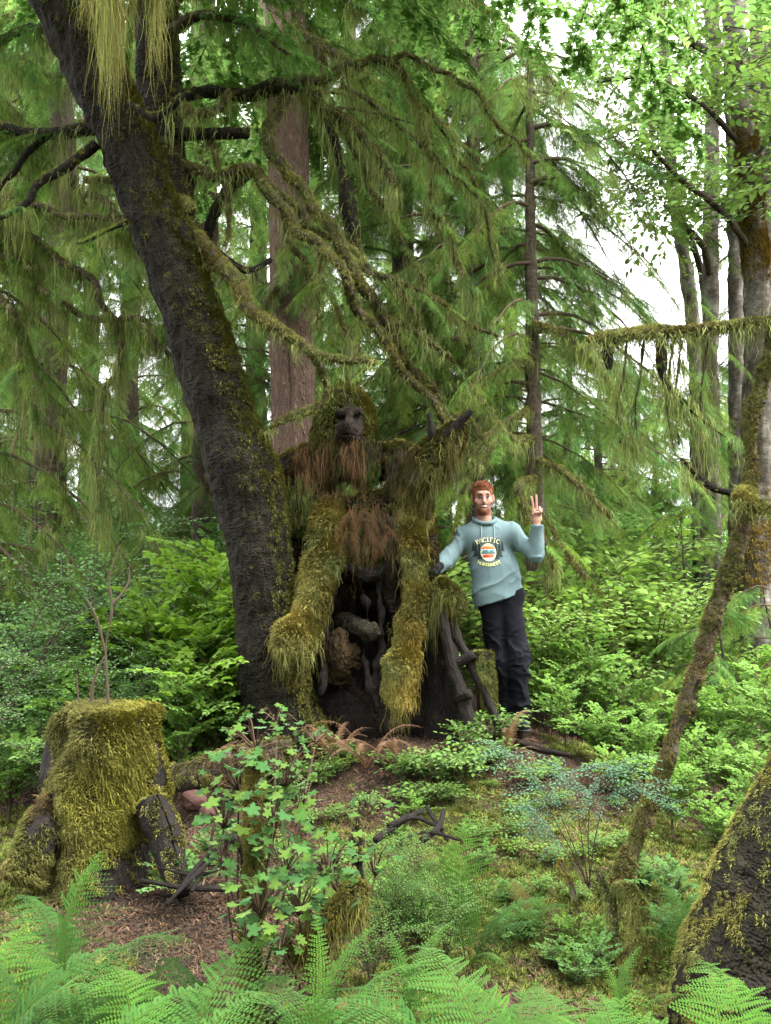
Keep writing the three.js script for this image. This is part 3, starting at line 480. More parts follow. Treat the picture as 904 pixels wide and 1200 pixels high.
  for (let i = 0; i < 11; i++) { const az = i * 2.4, L = between(hr, 2.2, 3.8), y = lerp(6.6, 9.2, i / 11), a = top(y), D = V(Math.cos(az), .12, Math.sin(az)), pts = [0, 1, 2, 3, 4].map((k) => a.clone().addScaledVector(D, L * k / 4).add(V(0, -.06 * k * k, 0))); tube(lg, pts, pts.map((_, k) => .05 * (1.1 - k / 4.2)), 6, { cap: false }); for (let j = 0; j < 8; j++) { const k = lerp(.6, 3.99, j / 7), p = pts[Math.floor(k)].clone().lerp(pts[Math.floor(k) + 1], k % 1); high.add(j, aim(p, V(D.x, -.25, D.z).applyAxisAngle(_Y, (j % 2 ? 1 : -1) * between(hr, .3, 1.1)), V(between(hr, -.3, .3), 1, between(hr, -.3, .3)), between(hr, 1.1, 1.9))); } }
  part('limbs', lg.geo(), MAT.twig, T.o).userData.kind = 'stuff'; high.build('crown', COARSE, MAT.needle, T.o);
  T.finish();
}
// 2. the straight red-barked tree behind the figure
{
  const T = new Tree('straight_tree', 'tall straight conifer with reddish furrowed bark behind the moss figure', onGround(345, 9, -.2));
  T.trunk([[348, 860, 9, 34], [347, 760, 9, 30], [346, 600, 9, 27], [343, 450, 9, 26], [341, 300, 9, 25.5], [338, 150, 9, 25], [335, 0, 9, 24.5], [330, -200, 9, 23], [325, -420, 9, 20]], MAT.redBark, { seg: 56, step: .05, tile: .35, disp: (a, L, p) => .03 * ridge(.5 + .5 * noise(a * 5.1, L * .9, 3)) - .02 + .02 * fbm(p.x * 9, p.y * 3, p.z * 9, 3) });
  const rr = T.r;
  for (const b of [[[338, 20, 9, 9], [352, 40, 8.6, 8], [372, 52, 8.3, 8], [378, 70, 8.2, 9], [380, 110, 8.2, 6]], [[330, 330, 8.9, 4], [318, 350, 8.7, 4], [310, 362, 8.5, 3]], [[348, 270, 8.8, 5], [358, 300, 8.6, 6], [358, 340, 8.6, 4]], [[350, 40, 8.9, 8], [390, 60, 8.8, 7], [440, 100, 8.7, 6], [500, 130, 8.7, 4], [560, 190, 8.7, 2]], [[345, -20, 8.9, 8], [420, -50, 8.5, 7], [520, -20, 8, 6], [600, 40, 7.8, 4], [660, 110, 7.7, 2]]]) T.branch(b, { moss: 2, beard: 3, boughs: b[0][0] > 344 ? 14 : 0, bs: .7, droop: .7 });
  T.crown((y) => V(lerp(P(346, 600, 9).x, P(335, 0, 9).x, (y - 2) / 6), y, -9), { h0: 6.3, h1: 9, n: 14, len: 2.2, per: 7, bs: .75, droop: .4, beard: 1, az0: -1.1, az1: .3 });
  T.finish();
}
// 3. hemlocks: where their trunk stands (photograph column, metres away), how high boughs start and end
const hemlock = (px, d, rad, h0, h1, n, len, o = {}, label = 'slender hemlock with drooping boughs in the wood behind the clearing', group = 'hemlocks in the wood') => {
  const base = o.at || onGround(px, d, -.15), T = Object.assign(new Tree('hemlock_tree', label, base, group), { coarse: o.coarse }), lean = o.lean || 0, Ht = h1 + (h1 < 8.6 ? .25 : 2.5), top = V(base.x + lean, Ht, base.z), pts = []; for (let k = 0; k <= 8; k++) pts.push(base.clone().lerp(top, k / 8).add(V(.06 * noise(k, px * .1), 0, .06 * noise(k, d, 5)).multiplyScalar(k ? 1 : 0)));
  T.trunk({ pts, rad: pts.map((_, k) => rad * (k ? 1.05 - (h1 < 8.6 ? .125 : .07) * k : 1.35)) }, o.mat || MAT.brownBark, { seg: 20, step: .2, tile: .4, disp: bumpy(.06 * Math.min(1, rad * 4), 6) });
  const cv = (y) => base.clone().lerp(top, (y - base.y) / (Ht - base.y));
  if (o.moss) cushion(T.moss, T.last, o.moss, 9, (p, nn) => clamp(.3 + fbm(p.x * 3, p.y * 3, p.z * 3, 3), 0, 1), olive, 1.2);
  T.crown(cv, { h0, h1, n, len, ...o }); T.finish(); return T;
};
// the big one whose boughs hang over the clearing
hemlock(556, 10.6, .11, 3.0, 10.2, 95, 3.0, { per: 14, bs: 0.79, droop: .62, beard: 1.4, thin: .25, rise: .15 }, 'large hemlock whose drooping green boughs hang over the clearing', 'overhanging hemlocks');
hemlock(470, 12, .2, 2.2, 10.5, 60, 2.6, { per: 13, bs: 0.79, droop: .55, beard: 1, thin: .3 }, 'hemlock behind the head and raised arm of the moss figure');
hemlock(628, 14.5, .22, 1.8, 7.4, 42, 2.6, { per: 12, bs: 0.83, droop: .5, beard: .8 }, "hemlock trunk rising straight behind the man's raised hand");
hemlock(668, 17, .16, 2.5, 7.2, 30, 2.2, { per: 10, bs: 0.83, droop: .5 }, "thin hemlock between the man's raised hand and the open sky");
hemlock(705, 20, .2, 1.5, 6.6, 36, 2.8, { per: 10, bs: 1.07, droop: .4 }, 'pale green hemlock crown below the patch of open sky');
hemlock(770, 24, .2, 1, 6.8, 40, 3, { per: 10, bs: 1.16, droop: .35 }, 'pale hemlock under the long mossy side branch');
hemlock(830, 19, .2, 1, 6.0, 36, 2.6, { per: 10, bs: 1.0, droop: .35 }, 'pale hemlock between the alders and the leaning sapling');
hemlock(905, 15, .2, 1, 9.5, 44, 2.2, { per: 10, bs: 0.83, droop: .4 }, 'hemlock behind the thick mossy alder');
// left of the leaning tree
hemlock(240, 12.5, .18, 1.2, 11, 60, 2.8, { per: 13, bs: 0.83, droop: .6, beard: 1.3, thin: .25 }, 'hemlock with lichen-hung boughs seen between the leaning trunk and the straight conifer');
hemlock(60, 10.5, .2, 1.6, 10, 58, 2.8, { per: 13, bs: 0.79, droop: .7, beard: 1.6, thin: .2 }, 'hemlock heavy with olive lichen behind the lichen-draped boughs');
hemlock(150, 16, .22, 1, 12.5, 54, 3, { per: 12, bs: 1.0, droop: .5, beard: .8 });
hemlock(-40, 14, .25, 1, 12, 50, 3, { per: 12, bs: 1.0, droop: .5, beard: 1 });
hemlock(28, 20, .3, 2, 14, 48, 3.2, { per: 12, bs: 1.16, droop: .4 });
hemlock(300, 19, .25, 1, 14, 54, 3, { per: 12, bs: 1.16, droop: .45 });
hemlock(410, 17, .2, 1, 13, 50, 2.8, { per: 12, bs: 1.07, droop: .45 }, 'yellow-green hemlock just behind the straight red-barked conifer');
hemlock(520, 22, .25, 1, 15, 54, 3.2, { per: 12, bs: 1.24, droop: .4 });
hemlock(600, 26, .25, 1, 14, 50, 3.4, { per: 12, bs: 1.33, droop: .4 });
hemlock(100, 27, .3, 1, 18, 56, 4, { per: 12, bs: 1.49, droop: .4 });
hemlock(220, 30, .3, 1, 20, 56, 4, { per: 12, bs: 1.57, droop: .4 });
hemlock(370, 29, .3, 1, 20, 56, 4, { per: 12, bs: 1.57, droop: .4 });
hemlock(460, 34, .3, 1, 22, 56, 4.4, { per: 12, bs: 1.66, droop: .4 });
hemlock(-20, 33, .3, 1, 22, 56, 4.4, { per: 12, bs: 1.66, droop: .4 });
hemlock(690, 36, .3, 1, 8.5, 40, 4.4, { per: 12, bs: 1.66, droop: .4 });
hemlock(860, 34, .3, 1, 8.5, 40, 4.4, { per: 12, bs: 1.66, droop: .4 });
// young hemlocks low in the undergrowth
const YOUNG = ['young hemlock with pale flat sprays low in the undergrowth', 'young hemlocks'];
for (const [px, d, h, len] of [[215, 9.5, 2.0, .95], [30, 9.5, 2.6, 1.2], [838, 7.2, 1.35, .9], [900, 7.6, 1.5, 1.0], [700, 9.2, 1.5, 1.0], [800, 10, 2.4, 1.2], [640, 9.6, 2.2, 1.0], [140, 11, 2.2, 1.2]]) hemlock(px, d, .025, .4, h, 11, len, { per: 7, bs: 0.45, droop: .25, thin: .6, rise: .2, limbR: .007 }, ...YOUNG);
// the wood goes on round the near side of the clearing; it shades the faces turned that way
for (const [x, z, h] of [[-3.5, 3.5, 9], [0, 5, 10], [3.8, 3.8, 9], [-6.6, 1.5, 8], [6.6, 1.2, 7], [-2, 7.5, 11], [2.4, 7.5, 11], [-5.5, 6, 11], [6, 6, 10]]) hemlock(0, 0, .22, .6, h, 18, 2.4, { coarse: true, per: 6, bs: 2.3, droop: .4, thin: .3, at: V(x, H(x, z) - .1, z) }, 'dense hemlock closing the near side of the clearing', 'hemlocks on the near side');
// ---------- the seated moss figure ----------
{
  const base = onGround(425, 6.3, 0), T = thing('moss_figure', 'seated shaggy figure of dark wood and roots overgrown with hanging moss', 'sculpture', base);
  const p = (x, y, d) => P(x, y, d), w = (r, d = 6.2) => M2(r, d), B = (a, b, ra, rb) => bone(p(...a), p(...b), w(ra), w(rb));
  // wooden core: torso, shoulders, neck and the mass of roots behind
  const solid = union([
    B([418, 640, 6.55], [420, 850, 6.5], 46, 70), B([350, 600, 6.5], [340, 850, 6.4], 40, 52), B([480, 610, 6.55], [505, 850, 6.5], 30, 44),
    B([332, 556, 6.35], [352, 600, 6.25], 24, 28), B([360, 548, 6.4], [375, 600, 6.3], 27, 26), B([395, 552, 6.45], [355, 562, 6.4], 20, 24), B([410, 545, 6.5], [472, 538, 6.45], 22, 18), B([478, 540, 6.4], [480, 600, 6.35], 22, 20), B([360, 598, 6.25], [470, 592, 6.3], 20, 18), B([440, 600, 6.35], [432, 640, 6.3], 24, 28),
    B([404, 560, 6.35], [404, 520, 6.35], 20, 26),
  ], .07);
  const hole = blob(p(411, 573, 6.4), V(w(24), w(13), .7)), belly = blob(p(425, 745, 6.05), V(w(44), w(72), .42));
  const core = (x, y, z) => Math.max(Math.max(solid(x, y, z), -hole(x, y, z)), -belly(x, y, z)) + .07 * fbm(x * 6, y * 5, z * 6, 4) + .012 * ridge(.5 + .5 * noise(x * 22, y * 6, z * 22));
  const woodC = (x, y, z) => { const k = .5 + .8 * Math.abs(fbm(x * 14, y * 5, z * 14, 3)), b = sstep(fbm(x * 5, y * 5, z * 5 + 9, 3), .05, .3); return C(k * lerp(.8, 1.3, b), k * lerp(.75, 1.0, b), k * .75); };
  const lo = p(255, 500, 6.6), hi = p(585, 890, 5.8);
  const woodM = std(C(.035, .026, .019), { roughness: .9, map: furrowCol, bumpMap: furrowMap, bumpScale: -.03 });
  const gCore = surface(core, V(lo.x, p(0, 885, 6.3).y, -7.1), V(hi.x, lo.y + .05, -5.7), .024, woodC); part('body', gCore.clone(), woodM, T);
  // head: hood of moss round a carved face
  const headF = union([blob(p(405, 496, 6.3), V(w(35), w(45), .21)), B([401, 520, 6.32], [404, 548, 6.35], 36, 30)], .08), faceHole = blob(p(409, 494, 5.96), V(w(18), w(26), .17));
  const gHead = surface((x, y, z) => Math.max(headF(x, y, z), -faceHole(x, y, z)) + .016 * fbm(x * 12, y * 12, z * 12, 3), p(360, 560, 6.2).setZ(-6.65), p(455, 445, 6.2).setZ(-5.9), .014, woodC);
  const head = part('head', gHead.clone(), woodM, T);
  const face = union([blob(p(409, 500, 6.13), V(w(17), w(28), .07)), blob(p(407, 503, 6.06), V(w(14), w(10.5), .075)), B([398, 484, 6.07], [421, 482, 6.07], 5, 5), B([411, 482, 6.05], [408, 497, 6.0], 3.5, 5), blob(p(406, 512, 6.07), V(w(11), w(5), .05))], .02);
  const eyeL = blob(p(401, 490, 6.03), V(w(4.5), w(3.5), .05)), eyeR = blob(p(418, 488, 6.03), V(w(4.5), w(3.5), .05)), mouth = blob(p(406, 508.5, 5.98), V(w(10), w(1.4), .06));
  const gFace = surface((x, y, z) => Math.max(face(x, y, z), -eyeL(x, y, z), -eyeR(x, y, z), -mouth(x, y, z)) + .004 * fbm(x * 40, y * 40, z * 40, 3), p(385, 535, 6.1).setZ(-6.25), p(436, 465, 6.1).setZ(-5.85), .008, (x, y, z) => { const k = 1 + .8 * fbm(x * 18, y * 30, z * 18, 3); return C(k, k, k); });
  part('face', gFace.clone(), std(C(.035, .026, .019), { roughness: .9, map: furrowCol, bumpMap: furrowMap, bumpScale: -.012 }), T);
  // limbs: two moss-wrapped logs and a raised arm
  const limbs = [
    ['leg', [B([384, 602, 6.15], [378, 660, 5.98], 16, 17), B([378, 660, 5.98], [358, 728, 5.85], 17, 16), B([350, 745, 5.78], [346, 753, 5.72], 20, 19)], [310, 790], [425, 570]],
    ['leg', [B([480, 612, 6.2], [486, 645, 6.1], 13, 15), B([488, 650, 6.1], [486, 700, 6.0], 12, 11), B([486, 700, 6.0], [476, 765, 5.95], 10, 10), B([471, 778, 5.9], [469, 812, 5.9], 15, 14)], [430, 850], [530, 575]],
    ['arm', [B([470, 575, 6.3], [500, 548, 6.15], 18, 22), B([500, 548, 6.15], [533, 508, 6.02], 22, 13), B([482, 560, 6.25], [488, 598, 6.25], 15, 16)], [440, 630], [560, 480]],
  ], gl = [];
  for (const [n, fs, a, b] of limbs) { const f = union(fs, .05), g = surface((x, y, z) => f(x, y, z) + .055 * fbm(x * 7, y * 7, z * 7, 4), p(a[0], a[1], 6).setZ(-6.6), p(b[0], b[1], 6).setZ(-5.5), .018, woodC); gl.push(g); part(n, g.clone(), woodM, T); }
  for (const l of [[[510, 522, 6.0, 6], [506, 503, 5.98, 5], [503, 484, 5.96, 2]], [[518, 520, 6.0, 9], [533, 502, 5.95, 7], [547, 487, 5.9, 4], [553, 481, 5.88, 1.5]], [[545, 488, 6.0, 4], [540, 497, 6, 4], [526, 506, 6.02, 5]]]) { const gb = new GB(); tube(gb, l.map((q) => p(...q)), l.map((q) => w(q[3])), 10, { sub: .02, disp: bumpy(.02, 30), tile: .2 }); part('finger_branch', gb.geo(), MAT.deadWood, T); }
  // carved pieces in the hollow of the belly
  const stub = surface((x, y, z) => bone(p(404, 728, 6.25), p(434, 741, 6.0), w(12), w(11.5))(x, y, z) + .03 * fbm(x * 14, y * 14, z * 14, 4), p(385, 765, 6.1).setZ(-6.45), p(455, 705, 6.1).setZ(-5.85), .01, (x, y, z) => { const k = 1 + .7 * fbm(x * 30, y * 30, z * 30, 3); return C(k, k, k); });
  part('log_stub', stub, std(C(.04, .036, .02), { map: furrowCol, bumpMap: furrowMap, bumpScale: -.03 }), T);
  const bowlF = (x, y, z) => { const q = p(398, 768, 6.05), dx = (x - q.x) / w(23), dy = (y - q.y) / w(29), r = Math.hypot(dx, dy), shell = Math.abs(z - q.z + .05 * r * r) - .045 + .03 * sstep(r, .45, .8); return Math.max((r - 1 + .25 * noise(dx * 2, dy * 2, 3)) * w(23), shell) + .035 * fbm(x * 14, y * 14, z * 14, 3); };
  part('carved_bowl', surface(bowlF, p(365, 810, 6.05).setZ(-6.25), p(432, 728, 6.05).setZ(-5.9), .01, (x, y, z) => { const k = 1 + .9 * fbm(x * 22, y * 10, z * 22, 3); return C(k * 1.05, k, k * .9); }), std(C(.07, .047, .022), { roughness: .8, map: furrowCol, bumpMap: furrowMap, bumpScale: -.03 }), T);
  for (const l of [[[385, 650, 6.12, 6], [425, 672, 6.08, 7], [462, 662, 6.15, 6]], [[444, 680, 6.15, 4], [448, 740, 6.08, 5], [438, 810, 6.05, 5]], [[392, 690, 6.2, 3], [384, 740, 6.12, 3], [376, 815, 6.0, 4]], [[412, 660, 6.15, 3], [430, 710, 6.1, 2.5], [428, 780, 6.05, 3], [446, 830, 5.95, 3]]]) { const gb = new GB(); tube(gb, l.map((q) => p(...q)), l.map((q) => w(q[3])), 12, { sub: .02, disp: (a, L, p) => .05 * fbm(p.x * 12, p.y * 12, p.z * 12, 4), tile: .25 }); part('root', gb.geo(), MAT.deadWood, T); }

  // coats
  const shag = new InstSet(3), tuft = new InstSet(3), brown = new InstSet(3), r = rng(9), drape = new InstSet(4), red = new InstSet(4);
  const gold = (q, r2) => { const v = between(r2, .6, 1.35) * 1.2 * (1 + .8 * fbm(q.x * 5 + 3, q.y * 5, q.z * 5, 3)), g = fbm(q.x * 6, q.y * 6, q.z * 6, 3); return C(v * (1.1 + .5 * g), v, v * (.95 - .4 * g)); };
  shagOn(shag, gl[0], 6500, 21, () => .95, gold, 1.1); shagOn(shag, gl[1], 6500, 22, (q) => .95, gold, 1.1); cushion(tuft, gl[0], 2500, 41, () => .8, gold, .8); cushion(tuft, gl[1], 2500, 42, () => .8, gold, .8); shagOn(brown, gl[2], 5200, 23, (q, n) => .6 + .3 * n.y, brownish, 1.05);
  shagOn(shag, gHead, 2600, 24, (q, n) => clamp(.35 + .8 * n.y + .5 * Math.abs(n.x), 0, 1), (q, r2) => olive(q, r2).multiplyScalar(1.05), 1); shagOn(brown, gHead, 1500, 25, (q, n) => n.z > .3 && q.y < p(0, 515, 6.2).y ? .9 : .15, brownish, 1.1);
  const yS = p(0, 625, 6.3).y, yB = p(0, 660, 6.3).y;
  shagOn(brown, gCore, 9000, 26, (q, n) => q.y > yS ? .55 : q.y > yB ? .25 : .02, brownish, 1.1); shagOn(shag, gCore, 7000, 27, (q, n) => q.y > yS ? clamp((n.y - .1) * 1.8, 0, 1) : 0, gold, .95);
  // patches along the outer edges of the shoulders and the side by the man
  shagOn(shag, gCore, 6000, 28, (q, n) => q.x > p(492, 0, 6.3).x && q.y > p(0, 745, 6.3).y ? .8 : 0, gold, 1);
  for (const g of gl) sample(g, 260, 31, (q, n, rr) => { if (n.y < -.05 || rr() < .12) drape.add(Math.floor(rr() * 4), new THREE.Matrix4().compose(q, new THREE.Quaternion().setFromAxisAngle(_Y, rr() * TAU), V(.8, between(rr, .25, .75), .8)), gold(q, rr).multiplyScalar(.75)); });
  // beard, chest and shoulder root hairs
  const hair = (x0, x1, y, d0, d1, n, s0, s1, col) => { for (let i = 0; i < n; i++) { const v = between(r, .5, 1.2); red.add(i, new THREE.Matrix4().compose(p(between(r, x0, x1), y + between(r, -20, 18), between(r, d0, d1)), new THREE.Quaternion().setFromAxisAngle(_Y, r() * TAU), V(between(r, .5, 1), between(r, s0, s1) * .75, between(r, .5, 1))), C(col[0] * v, col[1] * v, col[2] * v)); } };
  const rust = [1.05, .85, .75], dusk = [.5, .55, .6], moss = [.75, 1.3, .7];
  hair(402, 425, 536, 6.0, 6.1, 20, .5, 1.2, rust); hair(380, 440, 525, 6.05, 6.2, 34, .6, 1.2, dusk); hair(376, 440, 538, 6.1, 6.25, 30, .35, .8, moss); hair(345, 385, 540, 6.05, 6.2, 36, .6, 1.6, rust); hair(325, 365, 575, 6, 6.1, 20, .6, 1.4, moss); hair(330, 470, 590, 6.05, 6.15, 40, .3, .7, rust); hair(455, 490, 545, 6.1, 6.25, 26, .5, 1.2, dusk); hair(470, 540, 545, 6.0, 6.2, 34, .4, 1.0, dusk); hair(405, 470, 640, 6.0, 6.1, 26, .4, 1.1, rust); hair(455, 485, 650, 5.95, 6.1, 20, .4, 1.2, dusk); hair(370, 480, 690, 6.15, 6.3, 24, .4, .9, dusk); hair(384, 426, 470, 6.04, 6.12, 16, .25, .55, moss); hair(405, 465, 615, 5.98, 6.1, 30, .4, 1.0, dusk); hair(410, 460, 640, 6.0, 6.1, 20, .3, .8, moss);
  // rusty fern fronds hanging over the chest
  const fern = makeFrond(95, { pairs: 26, wid: .075, pin: 6, rise: .35 }), rustM = leafy(C(.05, .03, .017), { transmission: .25, specularIntensity: 0 });
  for (let i = 0; i < 16; i++) { const a = lerp(-1.35, 1.35, i / 15) + between(r, -.1, .1), m = new THREE.Mesh(fern, rustM), s = between(r, .26, .5), q = p(433 + between(r, -30, 30), 602 + between(r, -12, 26), between(r, 5.98, 6.08)).sub(T.position); m.applyMatrix4(aim(q, V(Math.sin(a) * .4, between(r, -1.1, -.6), .3 * Math.cos(a) + .1), V(Math.sin(a) * .3, .5, 1), s)); m.name = 'frond'; T.add(shadows(m)); }
  const green = makeFrond(96, { pairs: 16, wid: .12, pin: 5, rise: .3 });
  for (const [x, y, d, s] of [[428, 568, 6.12, .16], [440, 570, 6.12, .14], [369, 706, 5.72, .1], [455, 548, 6.15, .12]]) { const m = new THREE.Mesh(green, MAT.fern); m.applyMatrix4(aim(p(x, y, d).sub(T.position), V(.35, .9, .2), V(0, .2, 1), s)); m.name = 'frond'; T.add(shadows(m)); }
  shag.build('moss', SHAG, MAT.moss, T); brown.build('moss', SHAG, MAT.moss, T); tuft.build('moss', TUFT, MAT.moss, T); drape.build('hanging_moss', BEARD, MAT.moss, T); red.build('root_hair', BEARD, MAT.redRoot, T);
}
// dead roots between the figure and the man
{
  const T = thing('dead_root', 'tangle of bare black roots beside the standing man', 'root', onGround(535, 6.25, -.05)), moss = new InstSet(3), drape = new InstSet(4), r = rng(33);
  for (const [l, mossy] of [[[[514, 694, 6.2, 5], [516, 705, 6.16, 7], [520, 730, 6.1, 7], [528, 775, 6.08, 8], [540, 815, 6.05, 9], [552, 855, 6.0, 10]], 0], [[[524, 715, 6.2, 6], [535, 745, 6.15, 6], [548, 772, 6.1, 6], [566, 808, 6.05, 5], [585, 850, 6, 5], [600, 880, 5.9, 4]], 0], [[[518, 780, 6.1, 6], [535, 776, 6.08, 6], [550, 770, 6.06, 6], [556, 766, 6.06, 5]], 0], [[[535, 822, 6.05, 7], [545, 816, 6.0, 6], [552, 812, 5.98, 6]], 0], [[[565, 765, 6.12, 11], [567, 785, 6.1, 11], [572, 805, 6.1, 9], [575, 830, 6.1, 7]], 1], [[[505, 700, 6.3, 16], [515, 740, 6.3, 18], [520, 800, 6.3, 22], [520, 870, 6.3, 26]], 0], [[[512, 690, 6.2, 14], [530, 700, 6.15, 13], [540, 716, 6.15, 8]], 1]]) {
    const gb = new GB(); tube(gb, l.map((q) => P(...q)), l.map((q) => M2(q[3], q[2])), 14, { sub: .03, disp: bumpy(.02, 14), tile: .25 }); const g = gb.geo(); if (mossy) shagOn(moss, g, 700, 5, () => .8, olive, .8); part(mossy ? 'mossy_root' : 'root', g, MAT.deadWood, T);
  }
  for (let i = 0; i < 26; i++) drape.add(i, new THREE.Matrix4().compose(P(between(r, 505, 540), between(r, 690, 710), between(r, 6.05, 6.2)), new THREE.Quaternion().setFromAxisAngle(_Y, r() * TAU), V(.7, between(r, .4, 1.3), .7)), olive(V(i, 0, 0), r).multiplyScalar(.7));
  moss.build('moss', SHAG, MAT.moss, T); drape.build('hanging_moss', BEARD, MAT.moss, T);
}
// ---------- the man ----------
{
  const D = 6.4, T = thing('person', 'person in teal long-sleeved hooded top and black trousers, making a V sign', 'person', onGround(602, 6.4, 0));
  const q = (x, y, f = 0) => P(x, y, D).add(V(0, 0, f)), w = (r) => M2(r, D), B = (a, b, ra, rb) => bone(q(...a), q(...b), w(ra), w(rb)), flat = (f, zc, k) => (x, y, z) => f(x, y, zc + (z - zc) * k);
  const ZC = -D, plane = (a, b) => { const A = q(...a), Bq = q(...b), n = V(-(Bq.y - A.y), Bq.x - A.x, 0).normalize(); return (x, y) => n.x * (x - A.x) + n.y * (y - A.y); };   // > 0 above the line
  const hem = plane([553, 713.5], [615, 693.5]);
  // top
  const armR = union([B([546, 628, -.01], [528, 652, .05], 10, 7.6), B([528, 652, .05], [512, 664.5, .16], 7.6, 5.8)], .03), armL = union([B([600, 627, -.01], [626, 651, .08], 10, 7), B([626, 650, .08], [625.3, 617, .14], 6.8, 5.4)], .025);
  const torso = union([flat(B([556, 630, 0], [590, 628, 0], 16, 16), ZC, 1.05), flat(B([570, 636, 0], [581, 672, 0], 25.5, 24.5), ZC, 1.5), flat(B([580, 670, 0], [586, 712, 0], 25, 28), ZC, 1.5), B([568, 612, -.03], [548, 626, -.01], 9, 10.5), B([570, 612, -.03], [598, 624, -.01], 9, 11)], .05);
  // folds stand proud of the cloth: a few long ones pulled from the shoulder and hip, small crumples at elbows and hem
  const crest = (n, k) => Math.pow(ridge(.5 + .5 * n), k);
  const fold = (x, y, z) => {
    const wx = x + .03 * noise(x * 6, y * 6, z * 6), wy = y + .03 * noise(x * 6 + 7, y * 6, z * 6), u = wx * .8 + wy * .6, v = -wx * .6 + wy * .8, low = sstep(q(0, 648).y - y, 0, .18), arm = sstep(Math.abs(x - .72), .13, .2);
    return .01 * noise(wx * 7, wy * 5, z * 6) - .02 * crest(noise(u * 5.5 + 1, v * 2.2, z * 3), 5) * low - .016 * crest(noise(v * 6 + 3, u * 2.5, z * 3), 6) * low - .014 * crest(noise(v * 12, u * 6 + 5, z * 6), 4) * arm - .008 * crest(noise(wx * 14, wy * 9, z * 9), 4) * (1 - .6 * low);
  };
  const shirtF = (x, y, z) => Math.max(smin(smin(torso(x, y, z), armR(x, y, z), .035), armL(x, y, z), .035) + fold(x, y, z) + .003, -hem(x, y) + .004 * noise(x * 20, z * 20));
  const neckCut = blob(q(568.5, 606, .03), V(w(12), w(9.5), .09)), wrist = plane([612, 616], [640, 616]);
  const shirtCut = (x, y, z) => Math.max(shirtF(x, y, z), -neckCut(x, y, z), q(510.5, 0).x - x, x > q(612, 0).x ? wrist(x, y) : -1e3);

  const lo = q(495, 722).setZ(ZC - .35), hi = q(642, 600).setZ(ZC + .4);
  const teal = new THREE.MeshPhysicalMaterial({ color: C(.1, .146, .152), roughness: 1, specularIntensity: .3, sheen: .1, sheenRoughness: .6, sheenColor: C(.4, .55, .5), vertexColors: true });
  const heather = (x, y, z) => { const k = 1 + .1 * fbm(x * 90, y * 90, z * 90, 2); return C(k, k, k); };
  const shirt = part('top', surface(shirtCut, lo, hi, .0105, heather), teal, T);
  // hood round the neck and its cords
  { const pts = [], c = q(568.5, 609.8, -.012); for (let k = 0; k <= 24; k++) { const a = k / 24 * TAU; pts.push(c.clone().add(V(Math.cos(a) * w(13), -Math.sin(a) * .035 * (Math.sin(a) > 0 ? 1.1 : -.55) + .012, Math.sin(a) * .095))); } const gb = new GB(); tube(gb, pts, pts.map((_, k) => .017 + .018 * Math.pow(Math.max(0, -Math.sin(k / 24 * TAU)), 2)), 10, { cap: false, disp: (a, L, p) => .006 * noise(p.x * 30, p.y * 30, p.z * 30) }); part('hood', gb.geo(), teal, shirt); }
  const front = (x, y) => { const p0 = q(x, y); let z = ZC + .45; for (let i = 0; i < 90; i++) { const d = shirtF(p0.x, p0.y, z); if (d < .001) break; z -= Math.max(.001, d * .6); } return V(p0.x, p0.y, z); };
  for (const x of [562.5, 577]) { const gb = new GB(), pts = [0, 1, 2, 3, 4].map((k) => front(x + .3 * Math.sin(k), 616 + k * 4.6).add(V(0, 0, .006))); tube(gb, pts, pts.map(() => .0038), 6); part('drawstring', gb.geo(), std(C(.17, .26, .24)), shirt); }
  // the print on the chest
  {
    const cv = document.createElement('canvas'); cv.width = cv.height = 512; const g = cv.getContext('2d'); g.clearRect(0, 0, 512, 512); g.textAlign = 'center';
    const arc = (s, cx, cy, R, a0, a1, size, col, flip) => { g.font = `bold ${size}px serif`; for (let i = 0; i < s.length; i++) { const a = lerp(a0, a1, s.length > 1 ? i / (s.length - 1) : .5); g.save(); g.translate(cx + Math.sin(a) * R, cy - Math.cos(a) * R * (flip ? -1 : 1)); g.rotate(flip ? -a : a); g.lineWidth = 10; g.strokeStyle = '#1d2b2c'; g.strokeText(s[i], 0, 0); g.fillStyle = col; g.fillText(s[i], 0, 0); g.restore(); } };
    // dark firs either side
    const fir = (x, y, h, wd) => { g.fillStyle = '#14201f'; g.fillRect(x - 4, y - 20, 8, 24); for (let k = 0; k < 5; k++) { const yy = y - h * k / 5.5, ww = wd * (1 - k / 6); g.beginPath(); g.moveTo(x - ww, yy); g.lineTo(x, yy - h * .34); g.lineTo(x + ww, yy); g.fill(); } };
    fir(82, 330, 210, 46); fir(130, 365, 240, 44); fir(420, 340, 220, 48); fir(372, 372, 230, 40); fir(50, 250, 130, 32); fir(468, 260, 140, 34);
